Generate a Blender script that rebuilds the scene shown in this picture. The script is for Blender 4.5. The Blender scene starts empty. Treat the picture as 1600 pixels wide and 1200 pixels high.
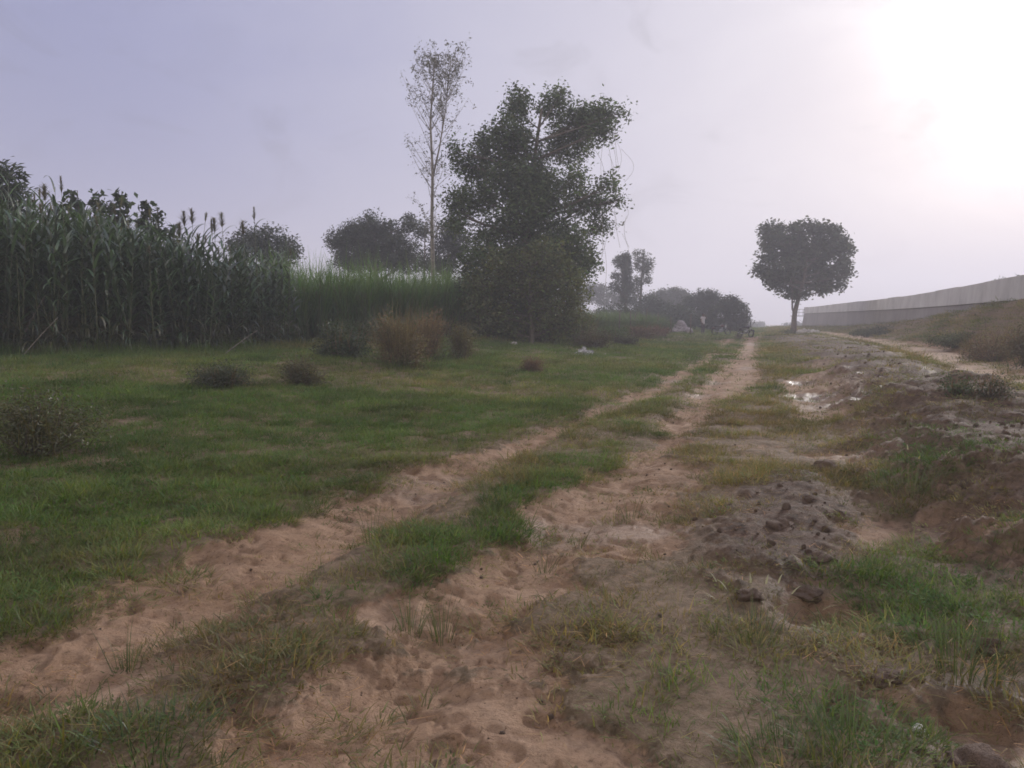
import bpy, bmesh, math, random
import numpy as np
from mathutils import Vector, Matrix

rng = np.random.default_rng(11)
random.seed(5)
SC = bpy.context.scene
COL = SC.collection
rad = math.radians

# ------------------------------------------------------------------ camera
F = 1209.0                      # focal length in photo pixels (1600 wide)
EYE = 1.45
PITCH = math.atan(103.0 / F)
cam_d = bpy.data.cameras.new('camera')
cam_d.sensor_width = 36.0
cam_d.lens = 36.0 * F / 1600.0
cam_d.clip_start = 0.05
cam_d.clip_end = 5000
cam = bpy.data.objects.new('camera', cam_d)
COL.objects.link(cam)
cam.location = (0, 0, EYE)
cam.rotation_euler = (math.pi / 2 - PITCH, 0, 0)
SC.camera = cam
FWD = np.array([0, math.cos(PITCH), -math.sin(PITCH)])
UPV = np.array([0, math.sin(PITCH), math.cos(PITCH)])


def ray(px, py):
    d = FWD + np.array([1.0, 0, 0]) * (px - 800) / F + UPV * (600 - py) / F
    return d / np.linalg.norm(d)


# ------------------------------------------------------------------ light
SUN = ray(1710, 25)
SUN_EL = math.asin(SUN[2])
SUN_AZ = math.atan2(SUN[0], SUN[1])
sun_d = bpy.data.lights.new('sun', 'SUN')
sun_d.energy = 3.0
sun_d.angle = rad(10)
sun_d.color = (1.0, 0.95, 0.90)
sun = bpy.data.objects.new('sun', sun_d)
COL.objects.link(sun)
sun.rotation_euler = Vector(SUN.tolist()).to_track_quat('Z', 'Y').to_euler()

world = bpy.data.worlds.new('World')
SC.world = world
world.use_nodes = True
wn, wl = world.node_tree.nodes, world.node_tree.links
wn.clear()


def N(nodes, typ, **kw):
    n = nodes.new(typ)
    for k, v in kw.items():
        setattr(n, k, v)
    return n


wo = N(wn, 'ShaderNodeOutputWorld')
bg = N(wn, 'ShaderNodeBackground')
sky = N(wn, 'ShaderNodeTexSky', sky_type='NISHITA', sun_disc=False)
sky.sun_elevation = SUN_EL
sky.sun_rotation = SUN_AZ
sky.dust_density = 5.0
sky.air_density = 1.3
tc = N(wn, 'ShaderNodeTexCoord')
dotn = N(wn, 'ShaderNodeVectorMath', operation='DOT_PRODUCT')
nrm = N(wn, 'ShaderNodeVectorMath', operation='NORMALIZE')
wl.new(tc.outputs['Generated'], nrm.inputs[0])
wl.new(nrm.outputs[0], dotn.inputs[0])
dotn.inputs[1].default_value = SUN.tolist()
# thin high cloud, barely visible
mp = N(wn, 'ShaderNodeMapping')
mp.inputs['Scale'].default_value = (1.6, 1.6, 4.2)
wl.new(nrm.outputs[0], mp.inputs[0])
cl = N(wn, 'ShaderNodeTexNoise')
cl.inputs['Scale'].default_value = 2.1
cl.inputs['Detail'].default_value = 6
cl.inputs['Roughness'].default_value = 0.5
cl.inputs['Distortion'].default_value = 0.6
wl.new(mp.outputs[0], cl.inputs['Vector'])
ang = N(wn, 'ShaderNodeMath', operation='ARCCOSINE')
wl.new(dotn.outputs['Value'], ang.inputs[0])
cm = N(wn, 'ShaderNodeMath', operation='MULTIPLY_ADD')
wl.new(cl.outputs[0], cm.inputs[0])
cm.inputs[1].default_value = 0.24
cm.inputs[2].default_value = -0.12
am = N(wn, 'ShaderNodeMath', operation='ADD')
wl.new(ang.outputs[0], am.inputs[0])
wl.new(cm.outputs[0], am.inputs[1])
dv = N(wn, 'ShaderNodeMath', operation='DIVIDE')
wl.new(am.outputs[0], dv.inputs[0])
dv.inputs[1].default_value = math.pi
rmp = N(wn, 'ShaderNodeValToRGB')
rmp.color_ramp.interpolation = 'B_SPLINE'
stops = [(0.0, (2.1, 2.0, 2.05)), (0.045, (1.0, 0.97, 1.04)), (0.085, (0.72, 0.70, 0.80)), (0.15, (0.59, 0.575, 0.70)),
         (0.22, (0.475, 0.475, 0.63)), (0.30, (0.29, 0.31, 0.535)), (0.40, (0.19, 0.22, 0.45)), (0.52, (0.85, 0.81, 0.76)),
         (1.0, (1.25, 1.14, 0.98))]  # unseen sky far from the sun brightened to add fill light below
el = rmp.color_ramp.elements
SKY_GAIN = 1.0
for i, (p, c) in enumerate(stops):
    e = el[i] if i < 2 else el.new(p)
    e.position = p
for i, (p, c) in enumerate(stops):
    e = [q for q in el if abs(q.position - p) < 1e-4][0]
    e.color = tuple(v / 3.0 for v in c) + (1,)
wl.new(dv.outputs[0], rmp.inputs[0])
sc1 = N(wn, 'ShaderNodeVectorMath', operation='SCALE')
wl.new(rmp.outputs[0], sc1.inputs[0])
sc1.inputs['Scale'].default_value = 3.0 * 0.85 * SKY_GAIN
sc2 = N(wn, 'ShaderNodeVectorMath', operation='SCALE')
wl.new(sky.outputs[0], sc2.inputs[0])
sc2.inputs['Scale'].default_value = 0.005
ad = N(wn, 'ShaderNodeVectorMath', operation='ADD')
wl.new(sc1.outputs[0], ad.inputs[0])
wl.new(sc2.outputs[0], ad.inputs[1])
# faint smoke smudges
mp2 = N(wn, 'ShaderNodeMapping')
mp2.inputs['Scale'].default_value = (2.2, 2.2, 3.4)
mp2.inputs['Location'].default_value = (.3, .1, .35)
wl.new(nrm.outputs[0], mp2.inputs[0])
c2 = N(wn, 'ShaderNodeTexNoise')
c2.inputs['Scale'].default_value = 2.6
c2.inputs['Detail'].default_value = 7
c2.inputs['Roughness'].default_value = 0.55
c2.inputs['Distortion'].default_value = 1.4
wl.new(mp2.outputs[0], c2.inputs['Vector'])
mr = N(wn, 'ShaderNodeMapRange', interpolation_type='SMOOTHSTEP')
wl.new(c2.outputs[0], mr.inputs[0])
mr.inputs[1].default_value = .50
mr.inputs[2].default_value = .74
mr.inputs[3].default_value = 1.0
mr.inputs[4].default_value = .84
sc3 = N(wn, 'ShaderNodeVectorMath', operation='SCALE')
wl.new(ad.outputs[0], sc3.inputs[0])
wl.new(mr.outputs[0], sc3.inputs['Scale'])
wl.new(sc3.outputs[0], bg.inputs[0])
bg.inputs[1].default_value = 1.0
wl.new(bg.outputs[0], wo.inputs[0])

SC.view_settings.view_transform = 'Standard'
SC.view_settings.look = 'None'
SC.view_settings.exposure = 0.2
SC.view_settings.gamma = 1.0
SC.view_settings.use_curve_mapping = False
cy = SC.cycles
cy.max_bounces = 5
cy.diffuse_bounces = 3
cy.glossy_bounces = 2
cy.transmission_bounces = 3
cy.volume_bounces = 1
cy.use_adaptive_sampling = True
cy.adaptive_threshold = 0.02
cy.filter_width = 1.7
cy.use_denoising = True


# ------------------------------------------------------------------ noise
def _hash(ix, iy, seed):
    h = (ix.astype(np.int64) * 374761393 + iy.astype(np.int64) * 668265263 + seed * 1442695041) & 0xFFFFFFFF
    h = ((h ^ (h >> 13)) * 1274126177) & 0xFFFFFFFF
    h = h ^ (h >> 16)
    return (h & 0xFFFFFF) / float(0xFFFFFF)


def vnoise(x, y, seed=0):
    ix, iy = np.floor(x), np.floor(y)
    fx, fy = x - ix, y - iy
    fx = fx * fx * fx * (fx * (fx * 6 - 15) + 10)
    fy = fy * fy * fy * (fy * (fy * 6 - 15) + 10)
    a, b = _hash(ix, iy, seed), _hash(ix + 1, iy, seed)
    c, d = _hash(ix, iy + 1, seed), _hash(ix + 1, iy + 1, seed)
    return (a * (1 - fx) + b * fx) * (1 - fy) + (c * (1 - fx) + d * fx) * fy


def fbm(x, y, octv=4, seed=0, gain=0.5):
    s, a, tot = 0, 1.0, 0
    for i in range(octv):
        c, sn = math.cos(0.6 * i + 0.3), math.sin(0.6 * i + 0.3)
        k = 2.03 ** i
        s = s + a * (vnoise((x * c - y * sn) * k + 13.7 * i, (x * sn + y * c) * k - 7.1 * i, seed + i) * 2 - 1)
        tot += a
        a *= gain
    return s / tot


def sst(a, b, v):
    t = np.clip((v - a) / (b - a), 0, 1)
    return t * t * (3 - 2 * t)


def seg_dist(x, y, pts):
    """distance to a polyline, parameter (0..n-1) of the closest point and signed side (+ = right)"""
    best = np.full(np.shape(x), 1e9)
    par = np.zeros(np.shape(x))
    side = np.zeros(np.shape(x))
    for i in range(len(pts) - 1):
        ax, ay = pts[i]
        bx, by = pts[i + 1]
        dx, dy = bx - ax, by - ay
        L2 = dx * dx + dy * dy
        t = np.clip(((x - ax) * dx + (y - ay) * dy) / L2, 0, 1)
        qx, qy = x - (ax + t * dx), y - (ay + t * dy)
        d = np.hypot(qx, qy)
        m = d < best
        best = np.where(m, d, best)
        par = np.where(m, i + t, par)
        side = np.where(m, np.sign(qx * dy - qy * dx), side)
    return best, par, side


def poly_sd(x, y, pts):
    """signed distance to a closed polygon, negative inside"""
    n = len(pts)
    d = np.full(np.shape(x), 1e9)
    ins = np.zeros(np.shape(x), bool)
    for i in range(n):
        ax, ay = pts[i]
        bx, by = pts[(i + 1) % n]
        dx, dy = bx - ax, by - ay
        t = np.clip(((x - ax) * dx + (y - ay) * dy) / (dx * dx + dy * dy + 1e-12), 0, 1)
        d = np.minimum(d, np.hypot(x - ax - t * dx, y - ay - t * dy))
        c = ((ay > y) != (by > y))
        xi = ax + (y - ay) * dx / (dy if abs(dy) > 1e-9 else 1e-9)
        ins ^= c & (x < xi)
    return np.where(ins, -d, d)


# ------------------------------------------------------------------ terrain shape
BERM = [(3.2, 1.0), (4.6, 5.5), (5.5, 8.2), (7.0, 12.0), (10.5, 21.0), (17.0, 42.0), (24, 64)]
SIDE = [(5.5, -12), (7.5, 6.0), (10.0, 15.1), (12.6, 21.2), (17.8, 35.5), (25.5, 62.0), (33, 95)]
WALL = [(11.2, -24), (11.6, -2), (12.7, 8), (14.6, 17), (17.9, 27), (20.9, 35.2), (24.2, 44), (28.3, 57), (34.3, 80), (42.5, 113)]
BANKZ = [1.9, 1.9, 2.0, 2.1, 2.05, 1.78, 1.45, 1.1, 0.55, 0.15]
TS = 0.345
TN = math.hypot(1, TS)


def lat(x, y):          # sideways offset from the middle of the wheel track
    return (x + 2.2 - TS * y) / TN


def base_h(x, y):
    x = np.asarray(x, float)
    y = np.asarray(y, float)
    t = lat(x, y)
    z = 0.5 * sst(1.6, 10.5, -t)
    z = z - 6.0 * sst(112, 235, np.hypot(x, y))
    z = z + 0.06 * sst(2.0, 6.0, t) * sst(60, 20, y)
    d, p, s = seg_dist(x, y, WALL)
    bz = np.interp(p, np.arange(len(WALL)), BANKZ)
    ds, ps, ss = seg_dist(x, y, SIDE)
    z = z + 0.24 * sst(2.6, 0.9, ds)
    # bank climbs from the side track to the wall
    u = ds / (ds + d + 1e-6)
    bank = np.where((ss > 0) & (s < 0), bz * sst(0.22, 0.97, u), np.where(s > 0, bz * sst(16, 0, d), 0))
    return z + bank


def ground_pt(px, py):
    """where the sight line through a photo pixel meets the base terrain"""
    d = ray(px, py)
    lo = 0.5
    prev = lo
    for k in range(4000):
        r = lo * (1.004 ** k)
        p = np.array([0, 0, EYE]) + d * r
        if p[2] <= float(base_h(p[0], p[1])):
            return float(p[0]), float(p[1])
        if r > 900:
            break
    return float(p[0]), float(p[1])


SOIL_PX = [
    [(-60, 1010), (60, 955), (150, 925), (280, 872), (420, 832), (520, 795), (570, 765), (640, 735), (760, 700), (880, 655), (960, 622),
     (1040, 588), (1100, 556), (1130, 530), (1150, 530), (1112, 565), (1060, 598), (980, 635), (880, 685), (760, 725), (700, 770),
     (610, 795), (560, 845), (470, 880), (420, 950), (300, 1000), (230, 1060), (120, 1105), (60, 1120), (-80, 1140)],
    [(1163, 528), (1190, 528), (1194, 560), (1184, 600), (1130, 640), (1078, 680), (1055, 715), (1080, 755), (1045, 800), (1040, 848),
     (980, 868), (900, 850), (850, 875), (830, 940), (770, 962), (705, 945), (650, 1000), (590, 990), (560, 960), (600, 930),
     (690, 930), (755, 900), (770, 850), (820, 800), (880, 755), (950, 730), (1010, 700), (1040, 655), (1085, 610), (1135, 565)],
    [(320, 1230), (370, 1130), (520, 1040), (640, 990), (720, 1000), (770, 1050), (870, 1080), (960, 1150), (1010, 1230)],
    [(1200, 893), (1240, 888), (1330, 930), (1375, 965), (1300, 985), (1235, 950)],
    [(1400, 1080), (1480, 1055), (1640, 1085), (1700, 1230), (1480, 1230), (1440, 1140)],
    [(1232, 592), (1330, 582), (1382, 640), (1330, 662), (1240, 655), (1225, 620)],
    [(1440, 818), (1660, 812), (1660, 846), (1480, 850)],
    [(1380, 990), (1460, 1000), (1640, 1025), (1640, 1050), (1450, 1035)],
    [(400, 715), (455, 715), (462, 733), (405, 737)],
    [(1265, 572), (1330, 568), (1330, 578), (1275, 582)],
    [(640, 1010), (820, 985), (900, 1000), (880, 1060), (760, 1060)],
]
SOIL = [[ground_pt(*q) for q in P] for P in SOIL_PX]
MOUND = [ground_pt(*q) for q in [(1130, 800), (1180, 765), (1250, 745), (1335, 800), (1350, 860), (1300, 915), (1210, 905), (1120, 925), (1100, 860)]]
PITS = [(ground_pt(835, 1108), .06, .03), (ground_pt(955, 862), .10, .04), (ground_pt(615, 948), .12, .03), (ground_pt(790, 1165), .08, .025),
        (ground_pt(930, 845), .12, .03), (ground_pt(470, 770), .2, .04), (ground_pt(1290, 950), .30, .06), (ground_pt(1500, 1120), .25, .05),
        (ground_pt(275, 815), .15, .05)]
PUDDLES = [(ground_pt(1265, 620), .34, .05), (ground_pt(1252, 596), .22, .04), (ground_pt(1345, 641), .18, .04)]


def masks(x, y):
    t = lat(x, y)
    r = np.hypot(x, y)
    k = np.clip(r / 6.0, 0.6, 6)
    nz = fbm(x * 2.4, y * 2.4, 6, 21, 0.72) * 0.56 / (1 + r / 22) + fbm(x * 0.45, y * 0.45, 3, 31) * 0.20 * np.clip(k, 0, 1.3) ** .5
    soil = np.zeros(np.shape(x))
    for P in SOIL:
        xs = [q[0] for q in P]
        ys = [q[1] for q in P]
        m = (x > min(xs) - 1.5) & (x < max(xs) + 1.5) & (y > min(ys) - 1.5) & (y < max(ys) + 1.5)
        if m.any():
            sd = poly_sd(x[m], y[m], P)
            soil[m] = np.maximum(soil[m], sst(0.13, -0.17, sd + nz[m] - .03))
    # the two wheel ruts carry on behind the camera and far ahead
    out = ((y < 2.2) | (y > 52)) & (y < 130)
    rut = np.minimum(abs(t - 0.7), abs(t + 0.7))
    soil = np.where(out, np.maximum(soil, sst(0.5, 0.1, rut + nz * 0.7)), soil)
    soil = np.maximum(soil, 0.7 * sst(0.60, 0.74, fbm(x * 0.9, y * 0.9, 4, 77) * .5 + .5) * sst(1.5, 2.5, t) * sst(6.5, 5, t))
    soil = np.maximum(soil, 0.5 * sst(0.64, 0.76, fbm(x * 1.3, y * 1.3, 4, 78) * .5 + .5) * sst(-5, -2, t) * sst(12, 8, y))
    ds, ps, ss = seg_dist(x, y, SIDE)
    side = sst(1.35, 0.75, ds + nz * 0.8) * (1 - 0.45 * sst(0.38, 0.1, abs(ds + nz * .2)) * sst(0.35, .6, vnoise(x * .8, y * .8, 9)))
    db, pb, sb = seg_dist(x, y, BERM)
    wid = 1.45 + 0.055 * np.clip(y, 0, 60)
    berm = sst(wid, wid * 0.35, db + nz * 1.1) * (1 - sst(2.3, 1.0, ds + nz * .6)) * sst(2.0, 7.0, y) * sst(70, 50, y)
    mnd = sst(0.12, -0.30, poly_sd(x, y, MOUND) + nz * 1.1)
    # scattered scraped earth on the right
    scr = sst(0.60, 0.72, fbm(x * .8, y * .8, 4, 55) * .5 + .5) * sst(2.2, 3.6, t) * sst(9, 5, t) * sst(26, 18, y) * 0.8
    dark = np.maximum(np.maximum(berm, mnd), scr)
    return soil, side, berm, mnd, dark


def full_h(x, y, M=None):
    x = np.asarray(x, float)
    y = np.asarray(y, float)
    if M is None:
        M = masks(x, y)
    soil, side, berm, mnd, dark = M
    r = np.hypot(x, y)
    fine = sst(60, 12, r)
    z = base_h(x, y)
    z = z + 0.05 * fbm(x * .55, y * .55, 3, 3) + 0.035 * fine * fbm(x * 2.1, y * 2.1, 4, 5)
    z = z - 0.045 * soil - 0.05 * side
    # hoof prints and small crumbs in bare earth
    pit = vnoise(x * 9.5, y * 9.5, 41) * vnoise(x * 4.7 + 3, y * 4.7, 42)
    pit2 = vnoise(x * 15, y * 15, 44) * vnoise(x * 6.1, y * 6.1, 45)
    z = z - 0.020 * sst(.36, .60, pit2) * np.maximum(soil, side * .6) * fine
    z = z - 0.026 * sst(.32, .60, pit) * np.maximum(soil, side * .6) * fine
    z = z + 0.012 * soil * fbm(x * 7, y * 7, 3, 43) * fine
    t = lat(x, y)
    z = z - 0.05 * sst(.35, .05, np.minimum(abs(t - .7), abs(t + .7)))
    ber = (0.30 + 0.14 * fbm(x * .6, y * .6, 2, 8)) * np.interp(y, [0, 12, 20, 45], [1.3, 1.35, 1.0, .7])
    lump = abs(fbm(x * 4.6, y * 4.6, 5, 15, .66))
    z = z + berm * (ber + 0.09 * lump * sst(85, 50, r) + .07 * fbm(x * 1.3, y * 1.3, 3, 23)) + mnd * (0.035 + 0.045 * lump + .045 * fbm(x * 2.6, y * 2.6, 4, 19, .65)) + (dark - .6 * berm) * 0.05 * (0.45 - lump) * fine
    for (cx, cy_), rr, dp in PITS:
        z = z - dp * sst(1.0, 0.55, np.hypot(x - cx, (y - cy_)) / rr)
    for (cx, cy_), rr, dp in PUDDLES:
        z = z - (dp + .02) * sst(1.25, 0.5, np.hypot(x - cx, (y - cy_) * .6) / rr)
    return z


def H(x, y):
    return float(full_h(np.array([float(x)]), np.array([float(y)]))[0])


def at(px, py):
    """world ground point seen at a photo pixel, (x, y, z)"""
    x, y = ground_pt(px, py)
    return x, y, H(x, y)


# ------------------------------------------------------------------ helpers
def tag(o, label=None, cat=None, group=None, kind=None):
    if label:
        o['label'] = label
    if cat:
        o['category'] = cat
    if group:
        o['group'] = group
    if kind:
        o['kind'] = kind
    return o


def empty(name, loc, rz=0, **kw):
    o = bpy.data.objects.new(name, None)
    o.empty_display_size = 0.2
    o.location = loc
    o.rotation_euler = (0, 0, rz)
    COL.objects.link(o)
    return tag(o, **kw)


def mesh(name, V, Fc, mat, tint=None, smooth=True):
    """V (n,3), Fc (m,4) or (m,3) arrays, or a list of several such arrays"""
    me = bpy.data.meshes.new(name)
    V = np.asarray(V, np.float32)
    fl = Fc if isinstance(Fc, list) else [Fc]
    fl = [np.asarray(f, np.int32) for f in fl if len(f)]
    me.vertices.add(len(V))
    me.vertices.foreach_set('co', V.ravel())
    loops = np.concatenate([f.ravel() for f in fl])
    sizes = np.concatenate([np.full(len(f), f.shape[1]) for f in fl])
    starts = np.concatenate([[0], np.cumsum(sizes)[:-1]])
    me.loops.add(len(loops))
    me.loops.foreach_set('vertex_index', loops)
    me.polygons.add(len(sizes))
    me.polygons.foreach_set('loop_start', starts.astype(np.int32))
    me.polygons.foreach_set('loop_total', sizes.astype(np.int32))
    me.polygons.foreach_set('use_smooth', np.full(len(sizes), smooth))
    me.update(calc_edges=True)
    me.validate()
    if tint is not None:
        a = me.attributes.new('tint', 'FLOAT_COLOR', 'POINT')
        c = np.ones((len(V), 4), np.float32)
        c[:, :tint.shape[1]] = tint
        a.data.foreach_set('color', c.ravel())
    if mat:
        me.materials.append(mat)
    return me


def obj(name, me, parent=None, loc=(0, 0, 0), link=True):
    o = bpy.data.objects.new(name, me)
    o.location = loc
    if link:
        COL.objects.link(o)
    if parent:
        o.parent = parent
    return o


class MB:
    """collects primitives into one mesh"""
    def __init__(s):
        s.V, s.Q, s.n = [], [], 0

    def add(s, V, Q):
        s.V.append(np.asarray(V, float))
        s.Q.append(np.asarray(Q, int) + s.n)
        s.n += len(V)

    def tube(s, pts, rads, k=7, cap=True):
        P = np.asarray(pts, float)
        n = len(P)
        R = np.broadcast_to(np.asarray(rads, float), (n,))
        T = np.gradient(P, axis=0)
        T /= np.linalg.norm(T, axis=1)[:, None] + 1e-9
        ref = np.array([0, 0, 1.0]) if abs(T[0, 2]) < .9 else np.array([1.0, 0, 0])
        V = []
        a = np.linspace(0, 2 * math.pi, k, endpoint=False)
        for i in range(n):
            u = np.cross(T[i], ref)
            u /= np.linalg.norm(u) + 1e-9
            w = np.cross(T[i], u)
            ref = np.cross(u, T[i])
            V.append(P[i] + R[i] * (np.cos(a)[:, None] * u + np.sin(a)[:, None] * w))
        V = np.vstack(V)
        Q = []
        for i in range(n - 1):
            for j in range(k):
                j2 = (j + 1) % k
                Q.append([i * k + j, i * k + j2, (i + 1) * k + j2, (i + 1) * k + j])
        if cap:
            V = np.vstack([V, P[0], P[-1]])
            for j in range(0, k):
                j2 = (j + 1) % k
                Q.append([n * k, j2, j, n * k])
                Q.append([n * k + 1, (n - 1) * k + j, (n - 1) * k + j2, n * k + 1])
        s.add(V, Q)
        return s

    def box(s, c, d, rz=0, taper=1.0):
        cx, cy_, cz = c
        dx, dy, dz = [v / 2 for v in d]
        V = np.array([[-dx, -dy, -dz], [dx, -dy, -dz], [dx, dy, -dz], [-dx, dy, -dz], [-dx * taper, -dy * taper, dz], [dx * taper, -dy * taper, dz],
                      [dx * taper, dy * taper, dz], [-dx * taper, dy * taper, dz]])
        co, si = math.cos(rz), math.sin(rz)
        V = V @ np.array([[co, si, 0], [-si, co, 0], [0, 0, 1]]) + np.array(c)
        s.add(V, [[0, 3, 2, 1], [4, 5, 6, 7], [0, 1, 5, 4], [1, 2, 6, 5], [2, 3, 7, 6], [3, 0, 4, 7]])
        return s

    def ell(s, c, r, nu=12, nv=8):
        V, Q = [], []
        for i in range(nv + 1):
            th = math.pi * i / nv
            for j in range(nu):
                ph = 2 * math.pi * j / nu
                V.append([c[0] + r[0] * math.sin(th) * math.cos(ph), c[1] + r[1] * math.sin(th) * math.sin(ph), c[2] + r[2] * math.cos(th)])
        for i in range(nv):
            for j in range(nu):
                j2 = (j + 1) % nu
                Q.append([i * nu + j, (i + 1) * nu + j, (i + 1) * nu + j2, i * nu + j2])
        s.add(V, Q)
        return s

    def torus(s, c, R, r, axis='y', nu=20, nv=8):
        V, Q = [], []
        for i in range(nu):
            a = 2 * math.pi * i / nu
            for j in range(nv):
                b = 2 * math.pi * j / nv
                p = [(R + r * math.cos(b)) * math.cos(a), r * math.sin(b), (R + r * math.cos(b)) * math.sin(a)]
                V.append([p[0] + c[0], p[1] + c[1], p[2] + c[2]])
        for i in range(nu):
            for j in range(nv):
                i2, j2 = (i + 1) % nu, (j + 1) % nv
                Q.append([i * nv + j, i * nv + j2, i2 * nv + j2, i2 * nv + j])
        s.add(V, Q)
        return s

    def build(s, name, mat, parent=None, smooth=True, **kw):
        me = bpy.data.meshes.new(name)
        V = np.vstack(s.V)
        Q = np.vstack(s.Q)
        fs = [[a for k, a in enumerate(q) if a not in q[:k]] for q in Q.tolist()]
        me.from_pydata(V.tolist(), [], [f for f in fs if len(f) > 2])
        me.polygons.foreach_set('use_smooth', np.full(len(me.polygons), smooth))
        me.materials.append(mat)
        me.update()
        o = obj(name, me, parent)
        return tag(o, **kw)


# ------------------------------------------------------------------ materials
def newmat(name):
    m = bpy.data.materials.new(name)
    m.use_nodes = True
    m.node_tree.nodes.clear()
    return m, m.node_tree.nodes, m.node_tree.links


def simple(name, col, rough=0.7, metal=0, var=0.2, scale=12.0, bump=0.0, spec=0.5):
    m, n, l = newmat(name)
    out = N(n, 'ShaderNodeOutputMaterial')
    b = N(n, 'ShaderNodeBsdfPrincipled')
    t = N(n, 'ShaderNodeTexCoord')
    ns = N(n, 'ShaderNodeTexNoise')
    ns.inputs['Scale'].default_value = scale
    ns.inputs['Detail'].default_value = 5
    l.new(t.outputs['Object'], ns.inputs['Vector'])
    r = N(n, 'ShaderNodeValToRGB')
    r.color_ramp.elements[0].position = .3
    r.color_ramp.elements[1].position = .7
    r.color_ramp.elements[0].color = tuple(c * (1 - var) for c in col) + (1,)
    r.color_ramp.elements[1].color = tuple(min(1, c * (1 + var)) for c in col) + (1,)
    l.new(ns.outputs[0], r.inputs[0])
    l.new(r.outputs[0], b.inputs['Base Color'])
    b.inputs['Roughness'].default_value = rough
    b.inputs['Metallic'].default_value = metal
    b.inputs['Specular IOR Level'].default_value = spec
    if bump:
        bp = N(n, 'ShaderNodeBump')
        bp.inputs['Strength'].default_value = 0.8
        bp.inputs['Distance'].default_value = bump
        l.new(ns.outputs[0], bp.inputs['Height'])
        l.new(bp.outputs[0], b.inputs['Normal'])
    l.new(b.outputs[0], out.inputs[0])
    return m


def leafmat(name, col, trans=0.35, gloss=0.06, inst=False, rough=.45):
    """foliage: base colour times the per-leaf tint (and the per-plant tint of an instanced plant)"""
    m, n, l = newmat(name)
    out = N(n, 'ShaderNodeOutputMaterial')
    at_ = N(n, 'ShaderNodeAttribute', attribute_name='tint')
    mu = N(n, 'ShaderNodeVectorMath', operation='MULTIPLY')
    l.new(at_.outputs['Color'], mu.inputs[0])
    mu.inputs[1].default_value = col
    last = mu.outputs[0]
    if inst:
        a2 = N(n, 'ShaderNodeAttribute', attribute_name='ptint', attribute_type='INSTANCER')
        m2 = N(n, 'ShaderNodeVectorMath', operation='MULTIPLY')
        l.new(last, m2.inputs[0])
        l.new(a2.outputs['Color'], m2.inputs[1])
        last = m2.outputs[0]
    d = N(n, 'ShaderNodeBsdfDiffuse')
    t = N(n, 'ShaderNodeBsdfTranslucent')
    g = N(n, 'ShaderNodeBsdfGlossy')
    g.inputs['Roughness'].default_value = rough
    g.inputs['Color'].default_value = (.9, .9, .9, 1)
    ty = N(n, 'ShaderNodeVectorMath', operation='MULTIPLY')
    l.new(last, ty.inputs[0])
    ty.inputs[1].default_value = (1.25, 1.2, .55)
    l.new(last, d.inputs[0])
    l.new(ty.outputs[0], t.inputs[0])
    mx = N(n, 'ShaderNodeMixShader')
    mx.inputs[0].default_value = trans
    l.new(d.outputs[0], mx.inputs[1])
    l.new(t.outputs[0], mx.inputs[2])
    m3 = N(n, 'ShaderNodeMixShader')
    m3.inputs[0].default_value = gloss
    l.new(mx.outputs[0], m3.inputs[1])
    l.new(g.outputs[0], m3.inputs[2])
    l.new(m3.outputs[0], out.inputs[0])
    return m


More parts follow.
